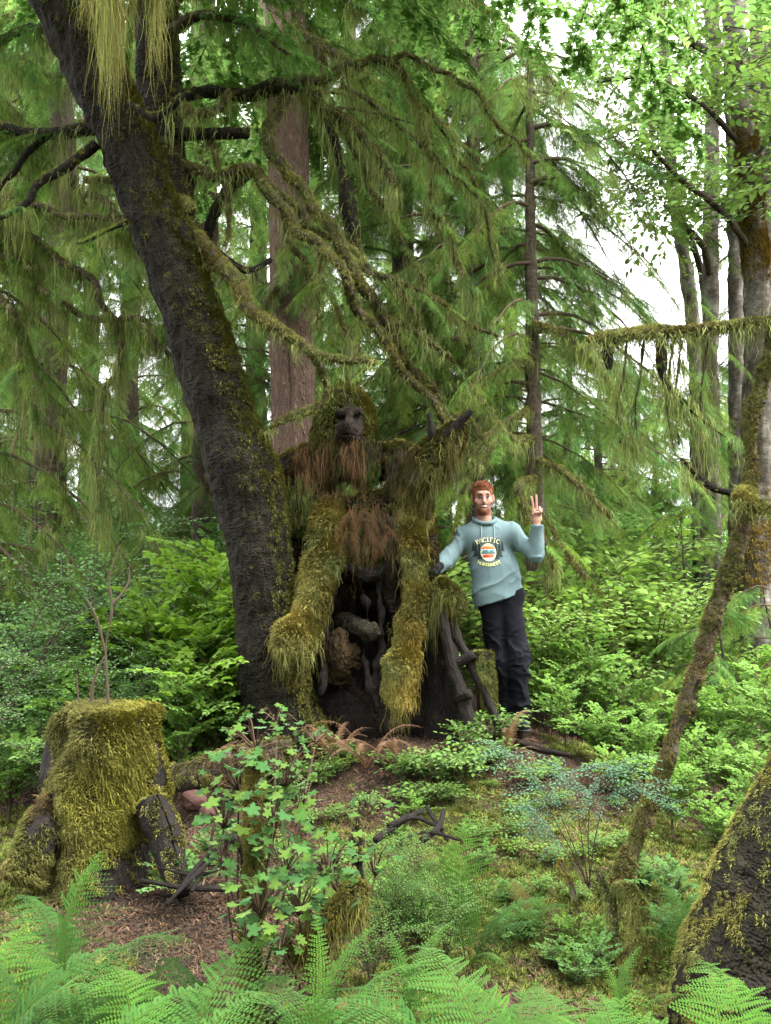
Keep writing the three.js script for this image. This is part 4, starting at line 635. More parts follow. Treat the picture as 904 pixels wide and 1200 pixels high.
    // round scene: sky, sun bands, mountain, lake and red car-like shapes
    g.save(); g.beginPath(); g.ellipse(256, 275, 108, 122, 0, 0, TAU); g.clip(); g.fillStyle = '#d9d3b0'; g.fillRect(100, 120, 320, 300); g.fillStyle = '#e08a3c'; g.fillRect(100, 190, 320, 26); g.fillStyle = '#c8452f'; g.fillRect(100, 214, 320, 16); g.fillStyle = '#7fb4bd'; g.fillRect(100, 232, 320, 70); g.fillStyle = '#4d6b62'; g.beginPath(); g.moveTo(140, 300); g.lineTo(215, 222); g.lineTo(262, 270); g.lineTo(300, 240); g.lineTo(380, 300); g.fill(); g.fillStyle = '#e9e4cf'; g.beginPath(); g.moveTo(196, 242); g.lineTo(215, 222); g.lineTo(234, 243); g.fill(); g.fillStyle = '#c23a2c'; g.beginPath(); g.ellipse(240, 330, 80, 26, 0, 0, TAU); g.fill(); g.fillStyle = '#e06a3a'; g.beginPath(); g.ellipse(290, 316, 50, 18, 0, 0, TAU); g.fill(); g.fillStyle = '#8d2a24'; g.fillRect(170, 336, 180, 14); g.fillStyle = '#d6d0b4'; g.fillRect(100, 352, 320, 60); g.restore(); g.lineWidth = 7; g.strokeStyle = '#e6dcae'; g.beginPath(); g.ellipse(256, 275, 108, 122, 0, 0, TAU); g.stroke();
    arc('PACIFIC', 256, 520, 390, -.36, .36, 88, '#e9dfb4', false); arc('NORTHWEST', 256, 150, 322, -.5, .5, 62, '#dfe09a', true);
    const tx = new THREE.CanvasTexture(cv); tx.colorSpace = THREE.SRGBColorSpace; tx.magFilter = THREE.LinearFilter;
    const gb = new GB(), N = 26; for (let j = 0; j <= N; j++) for (let i = 0; i <= N; i++) { const u = i / N, v = j / N, x = lerp(549.5, 590.5, u) + lerp(2.2, -1.2, v), y = lerp(667, 625, v) - .8 * (u - .5); gb.pv(front(x, y).add(V(0, 0, .0035)), null, u, v); }
    for (let j = 0; j < N; j++) for (let i = 0; i < N; i++) { const a = j * (N + 1) + i; gb.quad(a, a + 1, a + N + 2, a + N + 1); }
    part('chest_print', gb.geo(), new THREE.MeshStandardMaterial({ map: tx, alphaTest: .5, roughness: .85 }), shirt);
  }
  // trousers
  const legR = union([flat(B([577, 708, 0], [584, 772, .03], 15.5, 13), ZC, 1.1), B([584, 772, .03], [597, 843, -.02], 14, 10)], .03), legL = union([flat(B([597, 703, 0], [604, 770, .06], 15.5, 14), ZC, 1.1), B([604, 770, .06], [608, 838, .03], 14, 11.5)], .03), pelvis = flat(B([577, 698, -.01], [595, 693, -.01], 20, 20), ZC, 1.35);
  const crease = (x, y, z) => { const wx = x + .04 * noise(x * 7, y * 7, z * 7), wy = y + .04 * noise(x * 7 + 3, y * 7, z * 7), knee = sstep(q(0, 735).y - y, -.05, .1); return .006 * noise(x * 9, y * 9, z * 9) - .016 * crest(noise(wx * 9 + wy * 6, wy * 11 - wx * 5, z * 7), 5) * (.35 + .65 * knee) - .008 * crest(noise(wx * 16, wy * 20, z * 9), 4) * knee + .004; };
  const trouF = (x, y, z) => Math.max(smin(smin(legR(x, y, z), legL(x, y, z), .02), pelvis(x, y, z), .06) + crease(x, y, z), hem(x, y) - .035, q(0, 840).y - y + .006 * noise(x * 30, z * 30));
  part('trousers', surface(trouF, q(545, 848).setZ(ZC - .3), q(632, 680).setZ(ZC + .32), .011), new THREE.MeshPhysicalMaterial({ color: C(.0045, .005, .007), roughness: .85, specularIntensity: .15 }), T);
  // boots
  for (const [x, y, f, dx] of [[608, 849, .05, .02], [596, 854, -.02, -.05]]) { const a = q(x, y - 8, f - .06), h = q(x, y, f - .07), t = h.clone().add(V(dx, .012, .17)), F = union([bone(a, h.clone().add(V(0, .02, 0)), .05, .046), bone(h.clone().add(V(0, .02, 0)), t, .045, .04)], .03), floor = h.y - .02; part('boot', surface((X, Y, Z) => Math.max(F(X, Y, Z), floor - Y), V(h.x - .16, floor - .02, h.z - .12), V(h.x + .16, a.y + .08, h.z + .3), .01), std(C(.02, .02, .022), { roughness: .6, vertexColors: false }), T); const s = part('sole', surface((X, Y, Z) => Math.max(F(X, Y + .012, Z) - .004, Math.abs(Y - floor) - .014), V(h.x - .18, floor - .04, h.z - .14), V(h.x + .18, floor + .05, h.z + .32), .01), std(C(.06, .06, .06), { vertexColors: false }), T); }
  // body: head, neck, raised hand and what the clothes cover, one skin
  const skin = C(1, 1, 1), ginger = C(.74, .38, .2), lip = C(.75, .4, .4);
  const HX = 566, head = union([blob(q(HX, 580, -.012), V(.074, .088, .093)), blob(q(HX, 591.5, .022), V(.056, .066, .066)), bone(q(HX, 582, .085), q(HX, 589.5, .108), .009, .013), bone(q(HX - 5, 579.5, .078), q(HX + 5, 579.5, .078), .013, .013), blob(q(HX - 6.4, 589, .052), V(.026, .024, .026)), blob(q(HX + 6.4, 589, .052), V(.026, .024, .026)), blob(q(HX, 600, .055), V(.024, .018, .022)), blob(q(HX - 12.3, 585, -.01), V(.01, .03, .018)), blob(q(HX + 12.3, 585, -.01), V(.01, .03, .018))], .018);
  const sock = union([blob(q(HX - 5, 583.2, .102), V(.016, .009, .02)), blob(q(HX + 5, 583.2, .102), V(.016, .009, .02)), blob(q(HX, 594.6, .1), V(.027, .0085, .022))], .004), neck = bone(q(567, 596, -.02), q(569, 620, -.03), .05, .058);
  const headAll = (x, y, z) => Math.max(smin(head(x, y, z), neck(x, y, z), .02), -sock(x, y, z));
  const mouth = q(HX, 594.6), hairline = q(HX, 574).y;
  const faceC = (x, y, z) => {
    const dx = x - mouth.x, dy = y - mouth.y, k = 1 + .06 * fbm(x * 60, y * 60, z * 60, 2), n = .012 * fbm(x * 120, y * 120, z * 120, 2), c = C(k * 1.02, k, k); let b = 0;
    if (z > ZC - .02 && dy > -.062) { const jaw = Math.hypot(dx / .06, (dy + .005) / .058); b = Math.max(sstep(-dy + n, .006, .02) * sstep(jaw, .28, .42), sstep(dy, .006, .01) * (1 - sstep(dy, .015, .021)) * (1 - sstep(Math.abs(dx) + n, .026, .034)), sstep(Math.abs(dx) + n, .05, .06) * (1 - sstep(dy, .025, .05)) * sstep(z, ZC - .01, ZC + .01)); }
    c.lerp(C(.42, .19, .085), .85 * b); if (Math.hypot(dx / .03, dy / .0115) < 1 && z > ZC) c.setRGB(.8, .42, .4); return c;
  };
  const gHead = surface(headAll, q(548, 622).setZ(ZC - .13), q(584, 562).setZ(ZC + .15), .0045, faceC);
  // raised hand: index and middle up, the others folded on the palm
  const hz = .15, Hn = (a, b, ra, rb) => bone(q(a[0], a[1], hz + a[2]), q(b[0], b[1], hz + b[2]), ra, rb);
  const hand = union([Hn([625.2, 620, 0], [625, 612, 0], .024, .026), union([Hn([622.2, 609, 0], [621.8, 600.5, .005], .02, .013), Hn([625, 609, 0], [625, 600, .005], .02, .013), Hn([628, 609.5, 0], [628.6, 601.5, .005], .019, .012)], .012)], .018);
  const fingers = [[[621.2, 600.5, .004], [620.4, 593.5, .008], [619.6, 588.5, .01], [618.8, 584.5, .008]], [[624.6, 599.5, .004], [624.4, 592.5, .008], [624.3, 587, .01], [624.2, 583, .008]], [[627.2, 600, .006], [627.4, 596.8, .03], [627, 600.8, .042], [626.6, 604, .03]], [[629.4, 601.5, .006], [629.8, 598.8, .026], [629.2, 602.2, .038], [628.8, 605, .026]], [[620.6, 608, .012], [620.2, 604.5, .03], [622.6, 602.8, .044], [625.2, 602.4, .046]]];
  const bonesF = fingers.map((f, i) => [0, 1, 2].map((k) => Hn(f[k], f[k + 1], [.0092, .0098, .0092, .008, .0105][i] - k * .0007, [.0088, .0093, .0088, .0076, .0095][i] - k * .0007)));
  const handG = surface((x, y, z) => { let d = hand(x, y, z); for (const f of bonesF) for (let k = 0; k < 3; k++) d = smin(d, f[k](x, y, z), k ? .003 : .006); return d; }, q(612, 626).setZ(ZC + hz - .06), q(638, 580).setZ(ZC + hz + .08), .0034);
  const under = union([flat(B([571, 635, 0], [584, 705, 0], 19, 19), ZC, 1.6), B([568, 618, -.03], [568, 640, -.02], 9, 14), B([546, 630, -.01], [528, 652, .05], 6, 5), B([528, 652, .05], [513, 664, .15], 5, 4), B([600, 629, -.01], [626, 650, .08], 6, 4.4), B([626, 650, .08], [625.3, 620, .142], 4.2, 3.2), B([577, 710, 0], [584, 772, .03], 11, 9), B([584, 772, .03], [596, 842, -.02], 8, 6), B([597, 705, 0], [604, 770, .06], 11, 9), B([604, 770, .06], [608, 838, .03], 8, 7)], .03);
  const gUnder = surface(under, q(500, 850).setZ(ZC - .25), q(640, 606).setZ(ZC + .3), .014);
  const body = part('body', mergeGeometries([gHead, handG, gUnder]), new THREE.MeshPhysicalMaterial({ color: C(.34, .185, .135), roughness: .65, specularIntensity: .35, vertexColors: true, sheen: .1, sheenColor: C(.6, .3, .25) }), T);
  // eyes, brows, teeth
  for (const s of [-1, 1]) { const e = new THREE.SphereGeometry(.0115, 14, 10); e.scale(1.05, .42, 1); const c = q(HX + s * 5, 583.3, .0815); e.translate(c.x, c.y, c.z); part('eye', e, new THREE.MeshPhysicalMaterial({ color: C(.2, .18, .17), roughness: .3 }), T); const i = new THREE.SphereGeometry(.0062, 12, 8), ic = q(HX + s * 5, 583.3, .089); i.translate(ic.x, ic.y, ic.z); part('iris', i, new THREE.MeshPhysicalMaterial({ color: C(.03, .05, .06), roughness: .1 }), T); const gb = new GB(), pts = [0, 1, 2, 3].map((k) => q(HX + s * (2.6 + k * 1.75), 580.4 - [0, .75, .9, .1][k], .1 - .006 * k * k)); tube(gb, pts, [.0035, .0048, .0042, .002], 6); part('eyebrow', gb.geo(), std(C(.16, .06, .022), { vertexColors: false }), T); }
  { const gb = new GB(), N = 12; for (let k = 0; k <= N; k++) { const t = k / N * 2 - 1, c = q(HX + t * 4.1, 594.1 - .55 * t * t, .092 - .014 * t * t), h = .0055 * (1 - .6 * t * t); gb.v(c.x, c.y + h, c.z, null); gb.v(c.x, c.y - h, c.z + .001, null); if (k) gb.quad(2 * k - 2, 2 * k - 1, 2 * k + 1, 2 * k); } part('teeth', gb.geo(), new THREE.MeshPhysicalMaterial({ color: C(.38, .36, .32), roughness: .3 }), T); }
  // short ginger hair
  const cap = blob(q(HX, 578.6, -.018), V(.0775, .089, .097)), noFace = blob(q(HX, 588.5, .075), V(.078, .082, .085)), noNeck = (x, y) => q(0, 592).y - y, hairF = (x, y, z) => Math.max(cap(x, y, z) + .008 * fbm(x * 26, y * 16, z * 26, 4) - .002, -noFace(x, y, z), noNeck(x, y));
  const gHair = surface(hairF, q(545, 596).setZ(ZC - .15), q(586, 556).setZ(ZC + .12), .005, (x, y, z) => { const k = 1 + 1.0 * fbm(x * 70, y * 20, z * 70, 3); return C(k, k, k); }), hairM = new THREE.MeshPhysicalMaterial({ color: C(.19, .058, .018), roughness: .8, vertexColors: true, sheen: .15, sheenColor: C(.6, .25, .1) }), strands = new InstSet(3); { let k = 0; sample(gHair, 1500, 17, (p, n, rr) => { const v = between(rr, .55, 1.6), top = n.y > .35 ? 1 : .55; strands.add(k++, place(p.clone(), V(n.x + between(rr, -.3, .3), n.y * .8 + .35, n.z * .6 + between(rr, -.3, .5)).normalize(), rr() * TAU, .36 * top * between(rr, .6, 1.2)), C(v, v, v)); }); } part('hair', gHair, hairM, T); strands.build('hair_strands', TUFT, hairM, T);
  // black glove on the hand that rests on the figure's side
  const gz = .21, G = (a, b, ra, rb) => bone(q(a[0], a[1], gz + a[2]), q(b[0], b[1], gz + b[2]), ra, rb);
  const gf = union([G([514, 663.5, -.01], [510.5, 666, .0], .03, .03), G([510.5, 666.5, -.012], [507, 668.5, -.012], .024, .02), G([510.5, 666.5, .012], [507, 668.5, .014], .024, .02)], .015), gk = [[[507, 667.5, -.03], [503.5, 669, -.034], [501.5, 672, -.036]], [[506.5, 667.8, -.01], [502.6, 669.2, -.012], [500.6, 672.6, -.014]], [[506.5, 668, .01], [502.8, 669.6, .012], [501, 672.8, .012]], [[507, 668.4, .03], [503.8, 670.4, .034], [502.2, 673, .034]], [[511, 668.5, .03], [508.4, 672, .042], [506, 673.6, .04]]].flatMap((f) => [G(f[0], f[1], .0115, .0108), G(f[1], f[2], .0105, .009)]);
  part('glove', surface((x, y, z) => { let d = gf(x, y, z); for (const f of gk) d = smin(d, f(x, y, z), .004); return d; }, q(494, 682).setZ(ZC + gz - .09), q(522, 652).setZ(ZC + gz + .1), .0042), new THREE.MeshPhysicalMaterial({ color: C(.009, .008, .008), roughness: .85, specularIntensity: .3 }), T);
}
// ---------- alders on the right ----------
{
  const barkC = (a, L, p) => { const m = sstep(fbm(p.x * 7, p.y * 3, p.z * 7, 4), .0, .2), l = sstep(fbm(p.x * 11 + 5, p.y * 11, p.z * 11, 3), .05, .2); return C(lerp(lerp(.75, 1.25, l), .5, m), lerp(lerp(.72, 1.25, l), .45, m), lerp(lerp(.7, 1.2, l), .4, m)); };
  const alder = (label, pts, { moss = 0, mossY, leaves = 0, limbs = [] } = {}) => {
    const d0 = pts[0][2], T = new Tree('alder_tree', label, onGround(pts[0][0], d0, -.1), 'alders'); T.trunk(pts, MAT.greyBark, { seg: 30, step: .08, tile: .4, disp: bumpy(.04, 6), color: barkC });
    if (moss) shagOn(T.shag, T.last, moss, 12, (p, n) => clamp(1.6 * (fbm(p.x * 2, p.y * 1.6 + 7, p.z * 2, 3) + .02) + (mossY ? mossY(p.y) : 0), 0, 1), (p, r) => { const v = between(r, .5, 1.1); return C(v * 1.9, v * 1.35, v * 1.1); }, 1.1);
    const r = T.r, spray = (p, T0, s, n) => { for (let i = 0; i < n; i++) { const a = r() * TAU, v = between(r, .7, 1.4); T.leaves.add(i, aim(p.clone().add(V(between(r, -.12, .12), between(r, -.12, .12), between(r, -.12, .12))), V(Math.cos(a), between(r, -.5, .4), Math.sin(a)).addScaledVector(T0, .8), V(between(r, -.4, .4), 1, between(r, -.4, .4)), s * between(r, .7, 1.3)), C(v * .9, v, v * .9)); } };
    for (const l of limbs) { const line = T.line(l.p), rs = resample(line.pts, line.rad, .08), gb = new GB(); tube(gb, rs.pts, rs.rad, 7, { tile: .3, disp: bumpy(.01, 12), color: barkC }); part('branch', gb.geo(), l.dark ? MAT.brownBark : MAT.greyBark, T.o); const n = rs.pts.length; for (let k = Math.floor(n * (l.from ?? .25)); k < n; k++) if (r() < (l.dens ?? .5)) spray(rs.pts[k], V().subVectors(rs.pts[Math.min(n - 1, k + 1)], rs.pts[k - 1]).normalize(), l.s ?? 1, l.n ?? 3); }
    // leafy twigs of the crown
    const tw = new GB(); for (let i = 0; i < leaves; i++) { const k = r(), a = P(lerp(pts[2][0], pts[pts.length - 1][0], k) + between(r, -115, 70), between(r, -60, 260), d0 + between(r, -1.2, 1.2)), az = r() * TAU, D = V(Math.cos(az), between(r, -.35, .25), Math.sin(az)), L = between(r, .5, 1.1), q = [0, 1, 2, 3].map((j) => a.clone().addScaledVector(D, L * j / 3).add(V(0, .06 * noise(i, j), 0))); tube(tw, q, [.008, .006, .004, .002], 4, { cap: false }); for (let j = 0; j < 5; j++) spray(q[0].clone().lerp(q[3], r()), D, 1, 1); }
    if (leaves) { const m = part('twigs', tw.geo(), MAT.brownBark, T.o); m.userData.kind = 'stuff'; }
    T.finish();
  };
  alder('thick grey alder trunk with brown moss sleeves beside the leaning mossy trunk', [[886, 900, 9, 20], [888, 660, 9, 18], [893, 500, 9, 16.5], [889, 380, 9, 15.5], [881, 250, 9, 14], [869, 120, 9, 13], [860, 0, 9, 12.5], [850, -130, 9, 13], [845, -260, 9, 11]], { moss: 15000, mossY: (y) => .8 * sstep(y, 4.2, 4.9) * (1 - sstep(y, 6.0, 6.6)) , leaves: 90, limbs: [{ p: [[862, 40, 9, 6], [835, 60, 8.8, 5], [800, 42, 8.6, 5], [762, 12, 8.5, 4], [740, -10, 8.4, 3]], s: 1, dens: .7 }, { p: [[885, 300, 9, 4], [860, 265, 8.8, 4], [835, 238, 8.6, 4], [800, 212, 8.5, 3], [760, 170, 8.4, 2]], s: 1, dens: .6, dark: 1 }, { p: [[868, 170, 9, 4], [820, 120, 8.7, 3], [760, 92, 8.5, 3], [700, 95, 8.4, 2]], s: 1, dens: .8, dark: 1 }, { p: [[872, 200, 8.9, 4], [905, 160, 8.6, 3], [940, 140, 8.4, 2]], s: 1.1, dens: .9, n: 4 }] });
  alder('slim grey alder trunk standing straight behind the mossy alder', [[833, 880, 11.5, 14], [833, 650, 11.5, 12], [832, 480, 11.5, 10.5], [833, 330, 11.5, 9.5], [834, 200, 11.5, 9], [836, 80, 11.5, 8.5], [835, 0, 11.5, 8], [828, -120, 11.5, 7]], { moss: 900, leaves: 70, limbs: [{ p: [[833, 330, 11.5, 4], [825, 290, 11.2, 4], [800, 262, 11, 3], [778, 240, 10.8, 2]], dens: .6, dark: 1 }] });
  alder('slender grey alder bending over in front of the open sky', [[822, 800, 13, 10], [818, 500, 13, 9], [812, 370, 13, 8.5], [797, 270, 13, 8], [788, 200, 13, 7], [780, 80, 13, 6.5], [770, -60, 13, 5]], { moss: 300, leaves: 80, limbs: [{ p: [[830, 375, 12.5, 5], [820, 310, 12.3, 4], [803, 265, 12.2, 4], [790, 235, 12, 3], [770, 205, 12, 2]], dens: .5, dark: 1 }] });
  alder('thin pale alder stem half hidden by the mossy alder', [[866, 800, 12, 11], [864, 500, 12, 10], [863, 380, 12, 9.5], [862, 280, 12, 9], [858, 150, 12, 8], [850, -60, 12, 6]], { moss: 500, leaves: 24 });
  alder('broad pale alder trunk low behind the leaning mossy trunk', [[885, 860, 11, 26], [884, 700, 11, 24], [888, 560, 11, 22], [893, 420, 11, 20], [905, 200, 11, 18], [915, -50, 11, 14]], { moss: 500 });
}
// ---------- the thin leaning mossy trunk and its long branch ----------
{
  const T = new Tree('leaning_sapling', 'thin leaning trunk sleeved in golden moss with a long mossy side branch', onGround(735, 4.6, -.1));
  T.trunk([[722, 1040, 4.55, 8.6], [737, 1002, 4.6, 8.1], [760, 945, 4.6, 8.6], [785, 880, 4.6, 8.6], [810, 810, 4.6, 8.6], [834, 730, 4.6, 9.0], [858, 660, 4.6, 9.2], [874, 600, 4.6, 9.2], [882, 545, 4.6, 7.0], [880, 500, 4.6, 6.6], [893, 450, 4.6, 6.3], [904, 400, 4.6, 6.1], [925, 320, 4.6, 5.8], [955, 200, 4.6, 5.2], [985, 60, 4.6, 4.1]], MAT.brownBark, { seg: 28, step: .03, tile: .25, disp: bumpy(.03, 12) });
  shagOn(T.shag, T.last, 9000, 7, (p, n) => clamp(.55 * (-n.x * .4 + n.y * .5 + .45) + 1.1 * fbm(p.x * 7, p.y * 5, p.z * 7, 3), 0, .9), olive, .5); cushion(T.moss, T.last, 8000, 8, (p, n) => clamp(.35 + .9 * fbm(p.x * 6, p.y * 4, p.z * 6 + 3, 3), 0, .8), brownish, .6);
  T.branch([[880, 580, 4.55, 11], [868, 582, 4.45, 11], [888, 594, 4.4, 9], [905, 602, 4.35, 7]], { moss: 6, beard: 2.4, bl: .35, name: 'knot' });
  T.branch([[925, 320, 4.6, 8], [915, 372, 4.6, 6], [890, 375, 4.6, 5], [850, 382, 4.6, 7], [815, 390, 4.6, 9], [770, 390, 4.6, 10], [730, 394, 4.6, 10], [702, 397, 4.6, 10], [688, 400, 4.6, 6]], { moss: 5, beard: 4, bl: .5, wob: .02 });
  for (const l of [[[712, 396, 4.6, 7], [712, 415, 4.6, 9], [714, 430, 4.6, 4]], [[773, 395, 4.6, 6], [776, 420, 4.6, 9], [778, 440, 4.6, 4], [800, 470, 4.6, 2], [850, 512, 4.6, 1.5]]]) T.branch(l, { mat: MAT.darkBark, moss: .5, beard: 2, bl: .7, boughs: l.length > 3 ? 6 : 0, bs: .22, droop: 1.2 });
  T.branch([[862, 578, 4.6, 5], [835, 572, 4.6, 5], [815, 558, 4.6, 4], [800, 542, 4.6, 2.5]], { mat: MAT.darkBark, moss: .6, beard: .5 });
  // twigs with hanging needles under the long branch
  for (const [x, n] of [[735, 5], [755, 6], [800, 6], [830, 5], [790, 5]]) T.branch([[x, 398, 4.65, 2], [x - 4, 430, 4.7, 1.6], [x - 10, 470, 4.75, 1.3], [x - 6, 520, 4.8, .8]], { mat: MAT.twig, moss: 0, beard: .8, boughs: n, bs: .24, droop: 1.4 });
  T.finish();
}
// ---------- the massive dark trunk at the bottom corner ----------
{
  const T = new Tree('massive_trunk', 'massive dark leaning trunk with a mossy edge rising from the ferns', onGround(900, 3.5, -.2));
  T.trunk([[868, 1230, 3.35, 88], [884, 1130, 3.4, 80], [916, 1040, 3.45, 73], [955, 950, 3.5, 66], [990, 860, 3.55, 62], [1035, 760, 3.6, 62], [1080, 640, 3.65, 58], [1130, 480, 3.7, 54], [1180, 250, 3.7, 50]], MAT.darkBark, { seg: 64, step: .03, disp: (a, L, p) => .05 * fbm(p.x * 4, p.y * 4, p.z * 4, 3) + .016 * fbm(p.x * 26, p.y * 16, p.z * 26, 3) });
  shagOn(T.shag, T.last, 7000, 7, (p, n) => clamp((-n.x * .9 + n.y * .9 - .72 + .35 * fbm(p.x * 4, p.y * 4, p.z * 4, 3)) * 3, 0, 1), olive, .6); cushion(T.moss, T.last, 9000, 8, (p, n) => clamp((-n.x * .3 + n.y * .3 + 1.2 * fbm(p.x * 6, p.y * 6, p.z * 6 + 3, 3)) * .5, 0, .8), (p, r) => { const v = between(r, .35, .8); return C(v * .8, v * .95, v); }, .5);
  T.finish();
}
// ---------- moss-draped boughs hanging at the left ----------
{
  const T = new Tree('draped_hemlock', 'hemlock at the edge whose hanging boughs drip with olive lichen', onGround(-60, 7.4, -.1));
  T.trunk([[-60, 900, 7.4, 30], [-58, 500, 7.4, 28], [-55, 200, 7.4, 26], [-52, -200, 7.4, 22]], MAT.brownBark, { seg: 24, step: .1 });
  const hang = { moss: 1, beard: 4, bl: 1.3, wob: .06 };
  T.branch([[-55, 240, 7.4, 8], [0, 262, 7.2, 7], [70, 300, 7.1, 6], [120, 345, 7, 5], [135, 420, 7, 4], [118, 480, 7, 4], [110, 540, 7, 3], [122, 610, 7, 2]], { ...hang, boughs: 26, bs: .42, droop: 1.3 });
  T.branch([[-55, 120, 7.4, 8], [20, 160, 7.2, 7], [110, 230, 7.1, 6], [190, 300, 7, 5], [225, 390, 7, 4], [232, 480, 7, 2]], { ...hang, boughs: 18, bs: .45, droop: 1.1, tint: C(.9, .95, .7) });
  T.branch([[-55, 200, 7.4, 8], [0, 230, 7, 7], [60, 250, 6.8, 5], [140, 262, 6.7, 4], [195, 300, 6.7, 3]], { ...hang, boughs: 18, bs: .45, droop: 1, tint: C(1, 1, .75) });
  T.branch([[-55, 330, 7.4, 8], [-10, 340, 7, 7], [20, 390, 6.9, 5], [30, 450, 6.9, 4], [40, 500, 6.9, 2]], { ...hang, boughs: 20, bs: .42, droop: 1.2, });
  T.branch([[-55, 60, 7.4, 8], [0, 60, 7.2, 7], [60, 85, 7.1, 5], [110, 110, 7, 3]], { ...hang, boughs: 16, bs: .5, droop: .7 });
  T.branch([[-55, 280, 7.4, 7], [10, 300, 7.2, 6], [80, 360, 7.1, 5], [170, 380, 7, 4], [205, 440, 7, 2]], { ...hang, boughs: 20, bs: .4, droop: 1.2, tint: C(.95, .95, .65) });
  T.crown((y) => V(P(-56, 400, 7.4).x, y, -7.4), { h0: 1.2, h1: 6, n: 14, len: 1.9, per: 8, bs: .6, droop: .8, beard: 4, az0: -.8, az1: .6, tint: C(.9, .95, .7) });
  T.finish();
}
// mossy boughs behind the man
{
  const T = new Tree('mossy_hemlock', 'hemlock with moss-coated low boughs standing behind the man', onGround(640, 8.6, -.1));
  T.trunk([[632, 860, 8.6, 13], [628, 650, 8.6, 11], [625, 450, 8.6, 8.5], [622, 250, 8.6, 6], [620, 60, 8.6, 3]], MAT.brownBark, { seg: 24, step: .1, disp: bumpy(.03, 8) });
  for (const [l, o] of [[[[620, 480, 8.5, 5], [585, 500, 8.2, 5], [555, 530, 8, 5], [540, 580, 7.9, 4], [530, 640, 7.9, 2]], { boughs: 8 }], [[[625, 515, 8.5, 6], [600, 516, 8.2, 6], [580, 520, 8, 5], [560, 545, 7.9, 3]], {}], [[[632, 540, 8.5, 5], [655, 548, 8.3, 5], [680, 570, 8.1, 5], [705, 596, 8, 4], [716, 606, 8, 2]], {}], [[[628, 560, 8.5, 7], [608, 575, 8, 7], [622, 610, 7.9, 7], [640, 640, 7.8, 5], [650, 670, 7.8, 3]], { boughs: 8 }], [[[630, 600, 8.5, 4], [665, 650, 8, 3], [700, 690, 7.8, 3], [730, 760, 7.7, 2]], { boughs: 14, beard: 1 }], [[[630, 640, 8.5, 4], [650, 700, 8, 3], [665, 760, 7.8, 2]], { boughs: 10, beard: 1 }], [[[625, 420, 8.5, 5], [590, 430, 8.2, 4], [560, 460, 8.1, 3], [530, 500, 8, 2]], { boughs: 10 }], [[[626, 380, 8.5, 5], [665, 395, 8.3, 4], [700, 430, 8.2, 3], [730, 480, 8.1, 2]], { boughs: 12 }]]) T.branch(l, { moss: 2.6, beard: 3, bl: .7, bs: .4, droop: 1, tint: C(1.1, 1.1, .8), ...o });
  T.crown((y) => V(P(622, 300, 8.6).x, y, -8.6), { h0: 3.4, h1: 7.2, n: 24, len: 1.8, per: 8, bs: .7, droop: .7, beard: 1.4 });
  T.finish();
}
// ---------- stumps ----------
function stump(label, px, d, topY, botY, rTop, rBot, n, o = {}) {
  const base = onGround(px, d, -.08), T = thing('mossy_stump', label, 'stump', base), gb = new GB(), top = P(px, topY, d).y, hgt = top - base.y, pts = [], rad = []; const rt = M2(rTop, d), rb = M2(rBot, d);
  for (let k = 0; k <= 16; k++) { const t = k / 16; pts.push(V(base.x + (o.lean || 0) * t, base.y + hgt * t, base.z)); rad.push(lerp(rb, rt, Math.pow(t, .55))); } pts.push(V(pts[16].x, top + .015, base.z)); rad.push(rt * .7);
  tube(gb, pts, rad, 72, { tile: .5, disp: (a, L, p, t, r) => r * (.13 * Math.sin(a * 3 + 1) + .09 * Math.sin(a * 5 + 2)) * (1.1 - .6 * t) + .12 * fbm(p.x * 5, p.y * 5, p.z * 5, 4) }); const g = gb.geo(), c = g.clone(); part('wood', g, MAT.deadWood, T);
  const set = new InstSet(3), bare = o.bare || (() => 0);
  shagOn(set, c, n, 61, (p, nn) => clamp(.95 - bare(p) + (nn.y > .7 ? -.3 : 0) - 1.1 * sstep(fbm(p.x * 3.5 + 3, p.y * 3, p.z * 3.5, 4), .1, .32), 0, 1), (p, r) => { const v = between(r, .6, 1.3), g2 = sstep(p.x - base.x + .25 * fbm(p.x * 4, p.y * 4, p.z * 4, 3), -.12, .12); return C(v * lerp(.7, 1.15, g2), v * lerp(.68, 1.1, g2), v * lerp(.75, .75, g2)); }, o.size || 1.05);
  set.build('moss', SHAG, MAT.moss, T); return T;
}
